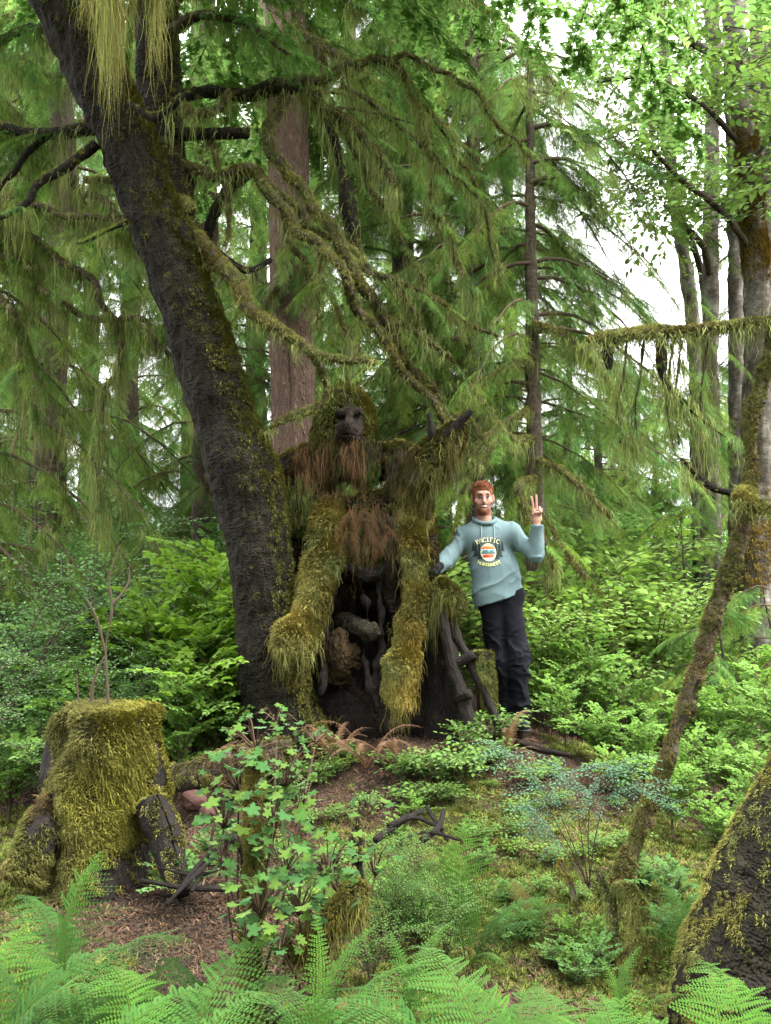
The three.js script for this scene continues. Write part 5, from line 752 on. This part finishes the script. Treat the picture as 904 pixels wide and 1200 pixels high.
{
  const T = stump('squat moss-covered tree stump with a charred root beside the brown litter', 130, 4.6, 834, 1030, 58, 86, 14000, { lean: .02, bare: (p) => (p.y < .3 && p.x > P(150, 0, 4.6).x && p.x < P(205, 0, 4.6).x ? .9 : 0) });
  for (const [l, mossy] of [[[[178, 940, 4.42, 15], [192, 980, 4.32, 15], [203, 1015, 4.22, 12], [213, 1048, 4.12, 6]], 0], [[[72, 945, 4.45, 18], [48, 985, 4.3, 20], [25, 1030, 4.2, 18]], 1]]) { const gb = new GB(); tube(gb, l.map((q) => P(...q)), l.map((q) => M2(q[3], q[2])), 18, { sub: .03, disp: (a, L, p) => .04 * fbm(p.x * 7, p.y * 7, p.z * 7, 3) + .025 * ridge(.5 + .5 * noise(a * 3.2, L * 2, 4)), tile: .2 }); const g = gb.geo(), c = g.clone(); part('root', g, MAT.deadWood, T); const s = new InstSet(3); shagOn(s, c, mossy ? 1500 : 260, 8, (p, n) => mossy ? .8 : n.y > .2 ? .5 : 0, mossy ? brownish : olive, .85); s.build('moss', SHAG, MAT.moss, T); }
  for (const l of [[[127, 840, 4.6, 1.8], [126, 800, 4.6, 1.6], [124, 760, 4.6, 1.3], [132, 710, 4.6, 1.1], [128, 680, 4.6, 1.2], [140, 640, 4.6, .8]], [[132, 710, 4.6, 1.5], [150, 685, 4.62, 1.2], [152, 660, 4.62, .7]], [[124, 765, 4.6, 1.6], [112, 720, 4.58, 1.2], [100, 700, 4.58, .8]], [[95, 842, 4.65, 1.6], [92, 815, 4.65, 1.5], [90, 790, 4.65, 1]], [[106, 842, 4.65, 1.4], [110, 800, 4.65, 2], [122, 770, 4.65, 1]]]) { const gb = new GB(); tube(gb, l.map((q) => P(...q)), l.map((q) => M2(q[3], q[2])), 6, { sub: .04, disp: bumpy(.006, 30) }); part('bare_twig', gb.geo(), MAT.twig, T); }
}
// ---------- logs, roots and sticks on the ground ----------
const log = (name, label, cat, l, mat, { moss = 0, tint = olive, seg = 14, group, disp = .03, size = .8, beard = 0 } = {}) => {
  const T = thing(name, label, cat, P(l[0][0], l[0][1], l[0][2]), group), gb = new GB(); tube(gb, l.map((q) => P(...q)), l.map((q) => M2(q[3], q[2])), seg, { sub: .03, disp: bumpy(disp, 12), tile: .25 }); const g = gb.geo(), c = g.clone(); part(name === 'stick' ? 'stem' : 'wood', g, mat, T);
  if (moss) { const s = new InstSet(3); shagOn(s, c, moss, 3, (p, n) => clamp(.5 + .5 * n.y + fbm(p.x * 6, p.y * 6, p.z * 6, 3), 0, 1), tint, size); s.build('moss', SHAG, MAT.moss, T); }
  if (beard) { const s = new InstSet(4), r = rng(6); sample(c, beard, 4, (p, n, rr) => { if (n.y < .3) s.add(Math.floor(rr() * 4), new THREE.Matrix4().compose(p, new THREE.Quaternion().setFromAxisAngle(_Y, rr() * TAU), V(.7, between(rr, .2, .6), .7)), olive(p, rr)); }); s.build('hanging_moss', BEARD, MAT.moss, T); } return T;
};
log('mossy_branch', 'curved fallen branch furred with golden moss among the lobed leaves', 'branch', [[348, 1112, 3.3, 18], [370, 1095, 3.25, 17], [395, 1075, 3.2, 16], [412, 1055, 3.2, 15], [420, 1035, 3.2, 10]], MAT.brownBark, { moss: 1800, beard: 90, size: .55 });
log('dead_stub', 'short dark broken stub standing above the mossy curved branch', 'stub', [[421, 1040, 3.5, 6], [420, 1000, 3.5, 7], [418, 965, 3.5, 5], [417, 958, 3.5, 3]], MAT.deadWood, { moss: 150, size: .4, tint: brownish });
const stickSet = [
  [[165, 1032, 3.9, 3], [215, 1040, 3.95, 3.5], [270, 1042, 4, 3], [310, 1040, 4.1, 2]], [[205, 1050, 3.9, 2.5], [240, 1005, 4.1, 2.5], [275, 975, 4.3, 2]], [[195, 1060, 3.85, 2.2], [235, 1020, 4, 2.2], [268, 985, 4.2, 1.6]], [[225, 1045, 3.9, 1.8], [245, 1000, 4.2, 1.6], [250, 970, 4.4, 1]], [[180, 1015, 4.1, 1.6], [230, 1025, 4.1, 1.6], [285, 1012, 4.2, 1]],
  [[440, 985, 4.4, 4], [470, 962, 4.6, 4], [495, 950, 4.75, 3]], [[495, 985, 4.45, 4], [515, 968, 4.6, 4], [520, 950, 4.7, 3]], [[455, 968, 4.5, 3], [485, 958, 4.6, 3], [520, 972, 4.6, 2]], [[500, 945, 4.8, 2.5], [512, 965, 4.7, 2.5], [525, 985, 4.6, 1.5]], [[600, 868, 6.1, 4], [640, 880, 6, 4], [670, 885, 5.9, 3]], [[300, 1090, 3.4, 2], [330, 1040, 3.6, 2], [350, 1010, 3.8, 1]], [[470, 985, 4.4, 2], [500, 975, 4.5, 2], [540, 985, 4.4, 1.2]],
];
stickSet.forEach((l, i) => log('stick', i < 5 || i === 10 ? 'thin dark stick lying in the litter by the stump' : 'bare root-like stick on the brown mound', 'stick', l.map(([x, y, d, r]) => { const g = onGround(x, d); return [x, Math.min(y, rowOf(g) - r * .6), d, r]; }), MAT.deadWood, { seg: 8, disp: .008, group: i < 5 || i === 10 ? 'sticks by the stump' : 'sticks on the mound' }));
function rowOf(p) { const dx = p.clone().sub(EYE), c = Math.cos(PITCH), s = Math.sin(PITCH), f = -dx.z * c + dx.y * s, u = dx.y * c + dx.z * s; return 600 - u / f * FPX; }
log('root', 'arching black root rising from the litter behind the lobed-leaf plant', 'root', [[262, 1010, 4.2, 6], [262, 988, 4.2, 6], [270, 981, 4.2, 7], [282, 984, 4.2, 7], [286, 1005, 4.2, 6], [287, 1035, 4.2, 6]], MAT.deadWood);
log('fallen_log', 'low mossy log lying across the slope behind the squat stump', 'log', [[190, 915, 5.6, 16], [240, 905, 5.5, 18], [290, 890, 5.5, 18], [340, 880, 5.6, 14]], MAT.brownBark, { moss: 900, tint: brownish });
log('fallen_log', 'thin mossy pole sticking out level beside the leaning trunk', 'log', [[200, 662, 8.4, 3], [235, 665, 8.3, 5], [268, 668, 8.2, 6], [300, 668, 8.2, 6]], MAT.brownBark, { moss: 500 });
// rocks by the stump
{ const g0 = new THREE.IcosahedronGeometry(1, 4), m = std(C(.06, .03, .025), { vertexColors: false, roughness: .85 });
  for (const [x, y, d, sx, sy, s] of [[228, 938, 4.7, .075, .055, 1], [244, 952, 4.65, .05, .05, 2]]) { const g = g0.clone(), p = g.attributes.position; for (let i = 0; i < p.count; i++) { const v = V().fromBufferAttribute(p, i), k = 1 + .25 * fbm(v.x * 1.3 + s, v.y * 1.3, v.z * 1.3, 3); p.setXYZ(i, v.x * k * sx, v.y * k * sy, v.z * k * .06); } g.computeVertexNormals(); const o = part('rock', g, m, null); o.name = numbered('rock'); o.position.copy(P(x, y, d)); o.userData = { label: s === 1 ? 'smooth reddish rock wedged behind the stump' : 'small reddish rock under the larger one', category: 'rock' }; scene.add(o); } }
// mossy root knot hanging over the hollow
{ const T = log('root_knot', 'knot of roots draped in pale hanging moss over the hollow', 'root', [[722, 1045, 4.2, 7], [735, 1044, 4.15, 8], [747, 1055, 4.1, 8], [745, 1090, 4.05, 6], [742, 1130, 4.0, 9], [750, 1165, 3.95, 7]], MAT.brownBark, { moss: 1400, beard: 110, size: .6 });
  for (const l of [[[715, 1050, 4.2, 5], [718, 1085, 4.15, 5], [716, 1125, 4.1, 4]], [[700, 1020, 4.3, 4], [712, 1050, 4.2, 4], [724, 1105, 4.1, 3]], [[765, 1100, 4.05, 5], [767, 1130, 4, 6], [766, 1150, 4, 3]], [[655, 1010, 4.4, 3], [672, 1045, 4.3, 3], [680, 1090, 4.2, 2]]]) { const gb = new GB(); tube(gb, l.map((q) => P(...q)), l.map((q) => M2(q[3], q[2])), 8, { sub: .03, disp: bumpy(.01, 20) }); const g = gb.geo(), c = g.clone(); part('hanging_root', g, MAT.brownBark, T); const s = new InstSet(3); shagOn(s, c, 260, 9, () => .8, olive, .5); s.build('moss', SHAG, MAT.moss, T); } }

// ---------- ferns ----------
const FERNS = [MAT.fern, leafy(C(.058, .135, .022), { specularIntensity: .1 }), leafy(C(.038, .1, .022), { specularIntensity: .1 }), leafy(C(.052, .12, .026), { specularIntensity: .1 }), leafy(C(.11, .085, .03), { specularIntensity: .1 })]; let fk = 0;
function fern(label, group, pos, fronds, geos = FROND, mat) {   // fronds: [heading, pitch, size]
  const T = thing('fern', label, 'fern', pos, group); fronds.forEach(([az, el, s], i) => { const m = shadows(new THREE.Mesh(geos[(i * 3 + fk) % geos.length], mat || FERNS[(fk++ * 7) % 23 === 0 ? 4 : fk % 4])); m.name = 'frond'; m.applyMatrix4(aim(V(0, 0, 0), V(Math.cos(az) * Math.cos(el), Math.sin(el), Math.sin(az) * Math.cos(el)), _Y, s)); T.add(m); }); return T;
}
const FL = ['bright green lady fern spreading low along the front of the clearing', 'lady ferns along the front'];
{ const r = rng(202);
  for (const [px, d, dy, n, s] of [[40, 2.4, 0, 8, .85], [120, 2.2, -.05, 7, .8], [190, 2.7, 0, 8, .85], [250, 2.3, -.05, 7, .7], [430, 2.35, -.02, 9, .85], [520, 2.25, -.02, 9, .9], [600, 2.4, 0, 9, .95], [680, 2.3, -.05, 8, .85], [840, 2.3, -.02, 9, .85], [900, 2.5, 0, 8, .9], [770, 2.1, -.12, 7, .7], [340, 2.2, -.15, 6, .6], [-20, 2.9, 0, 7, .8], [60, 3.1, 0, 6, .75], [160, 3.2, -.02, 6, .55], [300, 1.95, -.1, 8, .7], [400, 2.0, -.1, 8, .75], [480, 1.95, -.12, 8, .75], [560, 2.0, -.1, 8, .8], [640, 2.0, -.1, 8, .75], [720, 2.45, -.12, 7, .65], [870, 2.0, -.08, 8, .75], [80, 2.0, -.1, 8, .75], [200, 2.0, -.12, 8, .7], [0, 2.2, -.05, 8, .75], [450, 2.5, -.02, 9, .85], [560, 2.6, 0, 9, .9], [640, 2.65, -.02, 8, .8], [370, 2.1, -.1, 8, .7], [520, 1.85, -.15, 8, .75], [700, 2.05, -.15, 7, .7], [930, 2.2, -.05, 9, .9], [800, 2.55, -.08, 8, .75], [150, 2.4, -.05, 8, .8], [270, 2.1, -.12, 8, .7], [735, 2.3, -.06, 9, .8], [660, 2.9, -.05, 8, .65], [745, 2.8, -.08, 7, .6], [605, 2.1, -.06, 9, .85]]) {
    const f = []; for (let i = 0; i < n; i++) f.push([i / n * TAU + between(r, -.3, .3), between(r, .05, .5), s * between(r, .7, 1.1)]); fern(...FL, onGround(px, d, dy - .05), f.map(([a, e, q]) => [a, e, q * .85]));
  } }
fern('tall upright fern frond standing in front of the squat stump', null, onGround(95, 3.4, 0), [[-.9, 1.05, .62], [-2.4, .3, .6], [.3, .25, .65], [2.5, .3, .5]], [FROND[1], FROND[0]]);
fern('upright fern with stiff fronds growing from the mossy bank', null, onGround(545, 3.9, -.02), [[-1.3, 1.15, .72], [-.2, .4, .5], [2.9, .5, .55], [-2.2, .7, .5], [1.2, .2, .4], [.6, .5, .45]]);
fern('small pale fern tucked under the lobed-leaf plant', null, onGround(250, 3.1, 0), [[-.3, .35, .45], [.4, .3, .5], [2.8, .3, .45], [-2.4, .4, .4], [1.4, .2, .4]]);
fern('dark sword fern drooping in the shade beside the mossy post', null, onGround(380, 2.75, 0), [[0, .5, .6], [.8, .4, .6], [1.6, .4, .55], [2.4, .5, .6], [-.8, .7, .6], [-1.8, .8, .6], [3.1, .5, .5]], SWORD);
fern('dark sword fern spilling over the shaded hollow', null, onGround(480, 2.9, 0), [[.3, .5, .5], [1, .4, .5], [1.8, .4, .5], [2.6, .5, .5], [-.8, .7, .55], [-2, .8, .5]], SWORD);
fern('small dark fern at the foot of the root knot', null, onGround(720, 3.2, -.05), [[.3, .5, .4], [1.4, .4, .4], [2.6, .5, .4], [-.8, .8, .45], [-2, .8, .4]], SWORD);

// ---------- the lobed-leaf plants round the mossy post ----------
{
  const r = rng(303), mats = [[.04, .105, .022], [.05, .12, .022], [.034, .09, .022], [.07, .135, .02], [.08, .14, .022], [.042, .11, .03]].map((k) => leafy(C(...k), { specularIntensity: .15, clearcoat: .04, clearcoatRoughness: .4 }));
  const plant = (T, clusters) => {
    const petiole = new GB(); let count = 0;
    for (const [x, y, d, n, rx, ry, sz] of clusters) { const root = P(x, y + ry * .8, d + .06), foot = T.position.clone(); tube(petiole, [foot, foot.clone().lerp(root, .5).add(V(between(r, -.04, .04), .05, 0)), root], [.006, .005, .003], 5, { cap: false, color: C(1, .9, .8) });
      for (let i = 0; i < n && count < 298; i++) { const p = P(x + between(r, -1, 1) * rx, y + between(r, -1, 1) * ry, d + between(r, -.18, .18)), m = shadows(new THREE.Mesh(LOBED[i % 3], mats[Math.floor(r() * 6)])), a = r() * TAU, dir = V(Math.cos(a), between(r, -.7, .05), Math.sin(a) + .4), up = V(between(r, -.4, .4), 1, between(r, .1, .9)); m.applyMatrix4(aim(p.clone().sub(T.position), dir, up, sz * between(r, .34, .74))); m.name = 'leaf'; T.add(m); count++; tube(petiole, [root, root.clone().lerp(p, .6).add(V(0, .03, 0)), p], [.0026, .0018, .0012], 4, { cap: false, color: C(1, .9, .8) }); } }
    part('stems', petiole.geo(), MAT.twig, T).userData.kind = 'stuff';
  };
  const T = thing('lobed_leaf_shrub', 'shrub with maple-like lobed leaves climbing a mossy post', 'shrub', onGround(298, 3.3, -.05)), gb = new GB();
  tube(gb, [[292, 1240, 3.2, 15], [293, 1150, 3.25, 15], [297, 1060, 3.3, 14], [298, 980, 3.3, 13], [297, 920, 3.3, 11], [300, 880, 3.3, 7]].map((q) => P(...q)), [13, 13, 12, 11.5, 10, 6].map((x) => M2(x, 3.3)), 20, { sub: .03, disp: bumpy(.03, 12), tile: .25 }); const g = gb.geo(), c = g.clone(); part('mossy_post', g, MAT.brownBark, T); const s = new InstSet(3); shagOn(s, c, 3200, 9, () => .75, olive, .5); s.build('moss', SHAG, MAT.moss, T);
  plant(T, [[300, 860, 3.35, 20, 48, 22, .8], [280, 905, 3.3, 32, 42, 26, .95], [335, 900, 3.25, 28, 40, 28, .95], [262, 950, 3.25, 26, 30, 26, 1], [320, 945, 3.2, 30, 36, 24, 1], [355, 930, 3.3, 18, 24, 24, .9], [305, 1050, 3.1, 28, 36, 28, 1], [290, 1090, 3.05, 18, 30, 22, .95], [262, 1000, 3.2, 16, 18, 24, .9], [325, 835, 3.6, 12, 30, 14, .7], [370, 860, 3.7, 10, 26, 14, .7]]);
  const T2 = thing('lobed_leaf_shrub', 'low lobed-leaf shrub spreading beside the mossy post below the mound', 'shrub', onGround(375, 3.35, -.02));
  plant(T2, [[335, 1000, 3.15, 32, 40, 28, 1], [385, 1000, 3.2, 36, 38, 28, .95], [350, 1050, 3.1, 24, 32, 28, 1], [400, 1035, 3.25, 22, 28, 20, .85], [430, 945, 3.9, 12, 24, 14, .9], [330, 1095, 3.0, 14, 28, 20, .9], [440, 1010, 3.4, 16, 30, 22, .8]]);
}
// brown dead fronds heaped at the foot of the figure
{ const r = rng(808), dead = leafy(C(.13, .075, .042), { transmission: .2 });
  for (const [x, d] of [[395, 5.75], [430, 5.65], [465, 5.6], [590, 5.75], [350, 5.7]]) { const f = []; for (let i = 0; i < 7; i++) f.push([r() * TAU, between(r, -.2, .35), between(r, .25, .5)]); fern('heap of brown dead fern fronds at the foot of the moss figure', 'dead fern heaps', onGround(x, d, .03), f, SWORD, dead); } }
// ---------- undergrowth ----------
const shrubs = {
  salmon: [[1, { h: 1.3, spread: .7, stems: 7, per: 10 }], [2, { h: 1.1, spread: .8, stems: 8, per: 9 }], [3, { h: 1.6, spread: .6, stems: 6, per: 12 }]], huckle: [[4, { h: 1.5, spread: .9, stems: 8, per: 20, sprigs: SMALLSPRIG, scale: 1.15 }], [5, { h: 1.2, spread: .9, stems: 8, per: 20, sprigs: SMALLSPRIG, scale: 1.1 }]],
  broad: [[6, { h: 1.7, spread: .8, stems: 7, per: 14, sprigs: OVALSPRIG, scale: 1.35 }], [7, { h: 1.4, spread: .9, stems: 7, per: 12, sprigs: OVALSPRIG, scale: 1.3 }]], low: [[8, { h: .3, spread: .32, stems: 7, per: 5, sprigs: OVALSPRIG, scale: .75 }], [9, { h: .26, spread: .3, stems: 7, per: 5, sprigs: OVALSPRIG, scale: .65 }]], lowS: [[10, { h: .34, spread: .3, stems: 6, per: 5, scale: .55 }]],
};
const BUILT = {}; for (const k in shrubs) BUILT[k] = shrubs[k].map(([s, o]) => makeShrub(s + 900, o));
const GREEN = { fresh: [.12, .23, .035], lime: [.16, .29, .025], blue: [.1, .22, .06], mid: [.085, .18, .035], pale: [.08, .17, .04] }, GM = {}; for (const k in GREEN) GM[k] = leafy(C(...GREEN[k]), { specularIntensity: .2, clearcoat: k === 'blue' ? .2 : .05, clearcoatRoughness: .4, transmission: k === 'lime' ? .55 : .42 });
let turn = 0;
function shrub(name, label, cat, group, kind, tone, px, d, s = 1, dy = 0, at) {
  const T = thing(name, label, cat, at || onGround(px, d, dy - .02), group), v = BUILT[kind][turn % BUILT[kind].length]; turn++; T.rotation.y = turn * 2.4; T.scale.setScalar(s);
  const a = shadows(new THREE.Mesh(v.wood, MAT.twig)); a.name = 'stems'; T.add(a); const b = shadows(new THREE.Mesh(v.foliage, GM[tone])); b.name = 'foliage'; T.add(b); return T;
}
const S = { h: ['huckleberry_shrub', 'blue-green small-leaved shrub in the undergrowth behind the squat stump', 'shrub', 'huckleberries behind the stump', 'huckle', 'blue'], l: ['leafy_shrub', 'lime-green sunlit shrub between the stump and the leaning trunk', 'shrub', 'lime shrubs by the leaning trunk', 'salmon', 'lime'], b: ['broadleaf_shrub', 'fresh green broad-leaved shrub in the thicket behind the man', 'shrub', 'broad-leaved thicket', 'broad', 'fresh'], u: ['leafy_shrub', 'mid-green leafy bush in the understorey between far trunks', 'shrub', 'far understorey bushes', 'salmon', 'mid'], g: ['low_plant', 'low glossy-leaved plant at the foot of the moss figure', 'plant', 'low plants at the foot of the figure', 'low', 'mid'], r: ['leafy_shrub', 'green three-leaved bush crowding the slope by the leaning sapling', 'shrub', 'bushes by the leaning sapling', 'salmon', 'fresh'] };
for (const [x, d, s] of [[20, 6.2, .95], [70, 6.6, 1], [120, 7, .95], [-20, 5.8, .8], [175, 7.4, .9], [40, 7.8, 1.1], [110, 8.4, 1.15], [200, 6.6, .7], [150, 6, .6], [60, 5.6, .55], [0, 8.6, 1.2], [240, 8, 1]]) shrub(...S.h, x, d, s * 1.15);
for (const [x, d, s] of [[205, 7.2, 1], [240, 7.6, 1.05], [268, 7.3, .9], [230, 6.6, .75], [265, 6.7, .7], [180, 6.9, .8], [285, 7.8, 1]]) shrub(...S.l, x, d - .3, s * 1.15);
for (const [x, d, s] of [[30, 7.2, .8], [95, 7.5, .85], [150, 7.8, .8], [-10, 6.9, .7], [60, 9, 1]]) shrub('leafy_shrub', 'yellow-green bush among the small-leaved shrubs behind the squat stump', 'shrub', 'yellow-green bushes behind the stump', 'salmon', 'fresh', x, d, s);
for (const [x, d, s] of [[640, 8.2, .9], [690, 8.6, 1], [740, 8.8, 1.05], [790, 9, 1], [660, 7.6, .75], [715, 7.7, .8], [765, 8, .85], [820, 8.2, .8], [560, 8.6, .9], [600, 9, 1], [525, 8.8, 1], [700, 10, 1.2], [770, 10.4, 1.25], [850, 9.4, 1], [630, 7.2, .6], [590, 7.8, .7]]) shrub(...S.b, x, d, s);
for (const [x, d, s] of [[640, 6.9, .5], [680, 7, .55], [730, 6.9, .55], [780, 6.8, .55], [830, 6.6, .5], [660, 6.4, .35], [700, 6.2, .38], [750, 6, .35], [800, 5.8, .4], [850, 6, .5], [900, 6.2, .6], [880, 5.4, .4], [830, 5.2, .3], [780, 5.4, .3], [860, 7.2, .7], [720, 5.7, .3]]) shrub(...S.r, x, d, s);
for (const [x, d, s] of [[0, 11, 1.2], [90, 12, 1.3], [180, 11.5, 1.2], [260, 11, 1.2], [380, 11, 1.2], [450, 11.5, 1.3], [520, 12, 1.3], [600, 12, 1.3], [660, 12.5, 1.3], [740, 13, 1.4], [820, 13, 1.4], [900, 12, 1.4], [50, 15, 1.6], [150, 14, 1.5], [250, 15, 1.6], [330, 14, 1.5], [430, 15, 1.6], [560, 15, 1.6], [690, 16, 1.7], [800, 16, 1.7], [900, 16, 1.7], [-30, 18, 1.8], [120, 19, 1.9], [220, 19, 1.9], [400, 19, 1.9], [500, 18, 1.8], [620, 19, 1.9], [740, 20, 2], [860, 20, 2]]) shrub(...S.u, x, d, s);
for (const [x, d, s0] of [[350, 5.6, .8], [378, 5.55, .8], [400, 5.8, .7], [470, 5.5, 1], [500, 5.45, 1.1], [530, 5.5, 1.1], [555, 5.6, 1], [580, 5.7, 1.05], [515, 5.3, .9], [485, 5.25, .8], [545, 5.85, 1.2], [575, 6, 1.3], [395, 5.2, .6], [430, 5.3, .5], [365, 5.2, .6], [625, 5.6, .8], [650, 5.4, .7], [340, 5.9, .9], [325, 5.6, .8], [312, 5.2, .8], [290, 5.6, 1]]) shrub(...S.g, x, d, s0 * .62);
// blue-green spray arching over the bank
{
  const T = thing('huckleberry_shrub', 'blue-green huckleberry arching over the mossy bank', 'shrub', onGround(690, 4.45, -.03)), r = rng(505), gb = new GB(), fol = [];
  for (const l of [[[690, 1040, 4.45], [668, 980, 4.4], [640, 925, 4.35], [610, 890, 4.3], [592, 880, 4.3]], [[690, 1040, 4.45], [680, 970, 4.35], [672, 920, 4.25], [650, 890, 4.2]], [[690, 1040, 4.45], [700, 970, 4.3], [715, 930, 4.2], [745, 925, 4.15], [785, 950, 4.1]], [[692, 1040, 4.45], [690, 960, 4.3], [700, 915, 4.2], [725, 895, 4.15]], [[690, 1040, 4.45], [655, 985, 4.45], [625, 945, 4.45]], [[690, 1040, 4.45], [672, 1000, 4.35], [650, 960, 4.3], [640, 935, 4.3], [665, 905, 4.25], [700, 900, 4.2]]]) {
    const pts = l.map((q) => P(...q)), cv = new THREE.CatmullRomCurve3(pts); tube(gb, cv.getPoints(14), cv.getPoints(14).map((_, k) => .0032 * (1.1 - k / 15)), 5, { cap: false });
    for (let i = 0; i < 30; i++) { const t = lerp(.4, 1, (i + r()) / 30), p = cv.getPoint(t), t0 = cv.getTangent(t), a = (i % 2 ? 1 : -1) * between(r, .4, 1.1), d = V(t0.x, 0, t0.z + .1).normalize().applyAxisAngle(_Y, a); d.y = between(r, -.1, .25); fol.push(SMALLSPRIG[i % 3].clone().applyMatrix4(aim(p, d, V(0, 1, .25), between(r, .28, .6)))); }
  }
  part('stems', gb.geo(), MAT.twig, T); part('foliage', mergeGeometries(fol), leafy(C(.065, .165, .08), { clearcoat: .3, clearcoatRoughness: .4 }), T);
}
// small-leaved plants in the gap below the mound
for (const [x, d, s] of [[455, 3.8, .5], [490, 3.9, .5], [520, 3.7, .4], [435, 3.6, .45], [470, 4.1, .45]]) shrub('huckleberry_shrub', 'small bright huckleberry sprig below the brown mound', 'shrub', 'huckleberry sprigs below the mound', 'huckle', 'mid', x, d, s * .62);
for (const [x, d, s] of [[668, 3.9, .35], [700, 4.0, .4], [640, 4.05, .3], [745, 4.6, .5], [785, 4.5, .5], [815, 4.3, .4], [770, 4.2, .35], [225, 4.3, .6], [255, 4.9, .6]]) shrub('low_plant', 'small leafy seedling on the bank and litter', 'plant', 'seedlings on the bank', 'lowS', 'pale', x, d, s);
for (const [x, d, s] of [[560, 5.0, .5], [600, 5.1, .5], [640, 4.9, .45], [430, 4.9, .45], [395, 4.8, .45], [470, 4.95, .4], [360, 4.7, .5], [585, 4.5, .35], [620, 4.4, .35], [530, 4.35, .35], [690, 5.0, .5], [725, 5.1, .5], [665, 4.6, .35], [330, 4.9, .5], [345, 4.3, .4], [410, 4.4, .35]]) shrub('low_plant', 'small glossy-leaved plant rooted in the brown litter of the mound', 'plant', 'small plants on the mound', 'low', 'mid', x, d, s * .8);
for (const [x, d, s] of [[20, 5.7, .6], [75, 6.1, .65], [130, 6.5, .7], [180, 6.3, .65], [215, 5.9, .55], [-15, 6.4, .7], [250, 6.2, .6]]) shrub('leafy_shrub', 'fresh three-leaved bush crowding round the back of the squat stump', 'shrub', 'fresh bushes round the stump', 'salmon', 'fresh', x, d, s);
{ const r = rng(4242); for (let i = 0; i < 46; i++) { const z = between(r, 4.0, 5.9), px = between(r, 310, 760); shrub('low_plant', 'tiny seedling scattered over the litter and moss of the mound', 'plant', 'scattered seedlings', i % 2 ? 'lowS' : 'low', i % 3 ? 'fresh' : 'mid', px, z, between(r, .22, .42)); } }
fern('small fern with spreading fronds half way up the mossy bank', null, onGround(610, 4.2, -.02), [[.4, .4, .32], [1.5, .3, .34], [2.6, .4, .3], [-.8, .7, .3], [-2, .8, .32]]);
fern('fern growing between the root knot and the massive trunk', null, onGround(790, 4.0, -.02), [[.4, .4, .4], [1.5, .3, .42], [2.6, .4, .4], [-.8, .7, .42], [-2, .8, .4], [3.3, .5, .36]]);
fern('fern growing on the slope below the bare sticks of the mound', null, onGround(480, 4.05, -.02), [[.4, .4, .4], [1.5, .3, .42], [2.6, .4, .4], [-.8, .7, .42], [-2, .8, .4], [3.3, .5, .36]]);
// ---------- picture ----------
const renderer = new THREE.WebGLRenderer({ antialias: true });
renderer.setSize(771, 1024); renderer.toneMapping = THREE.LinearToneMapping; renderer.toneMappingExposure = EXPOSURE; renderer.outputColorSpace = THREE.SRGBColorSpace;
renderer.shadowMap.enabled = true; renderer.shadowMap.type = THREE.PCFSoftShadowMap;
renderer.render(scene, camera);
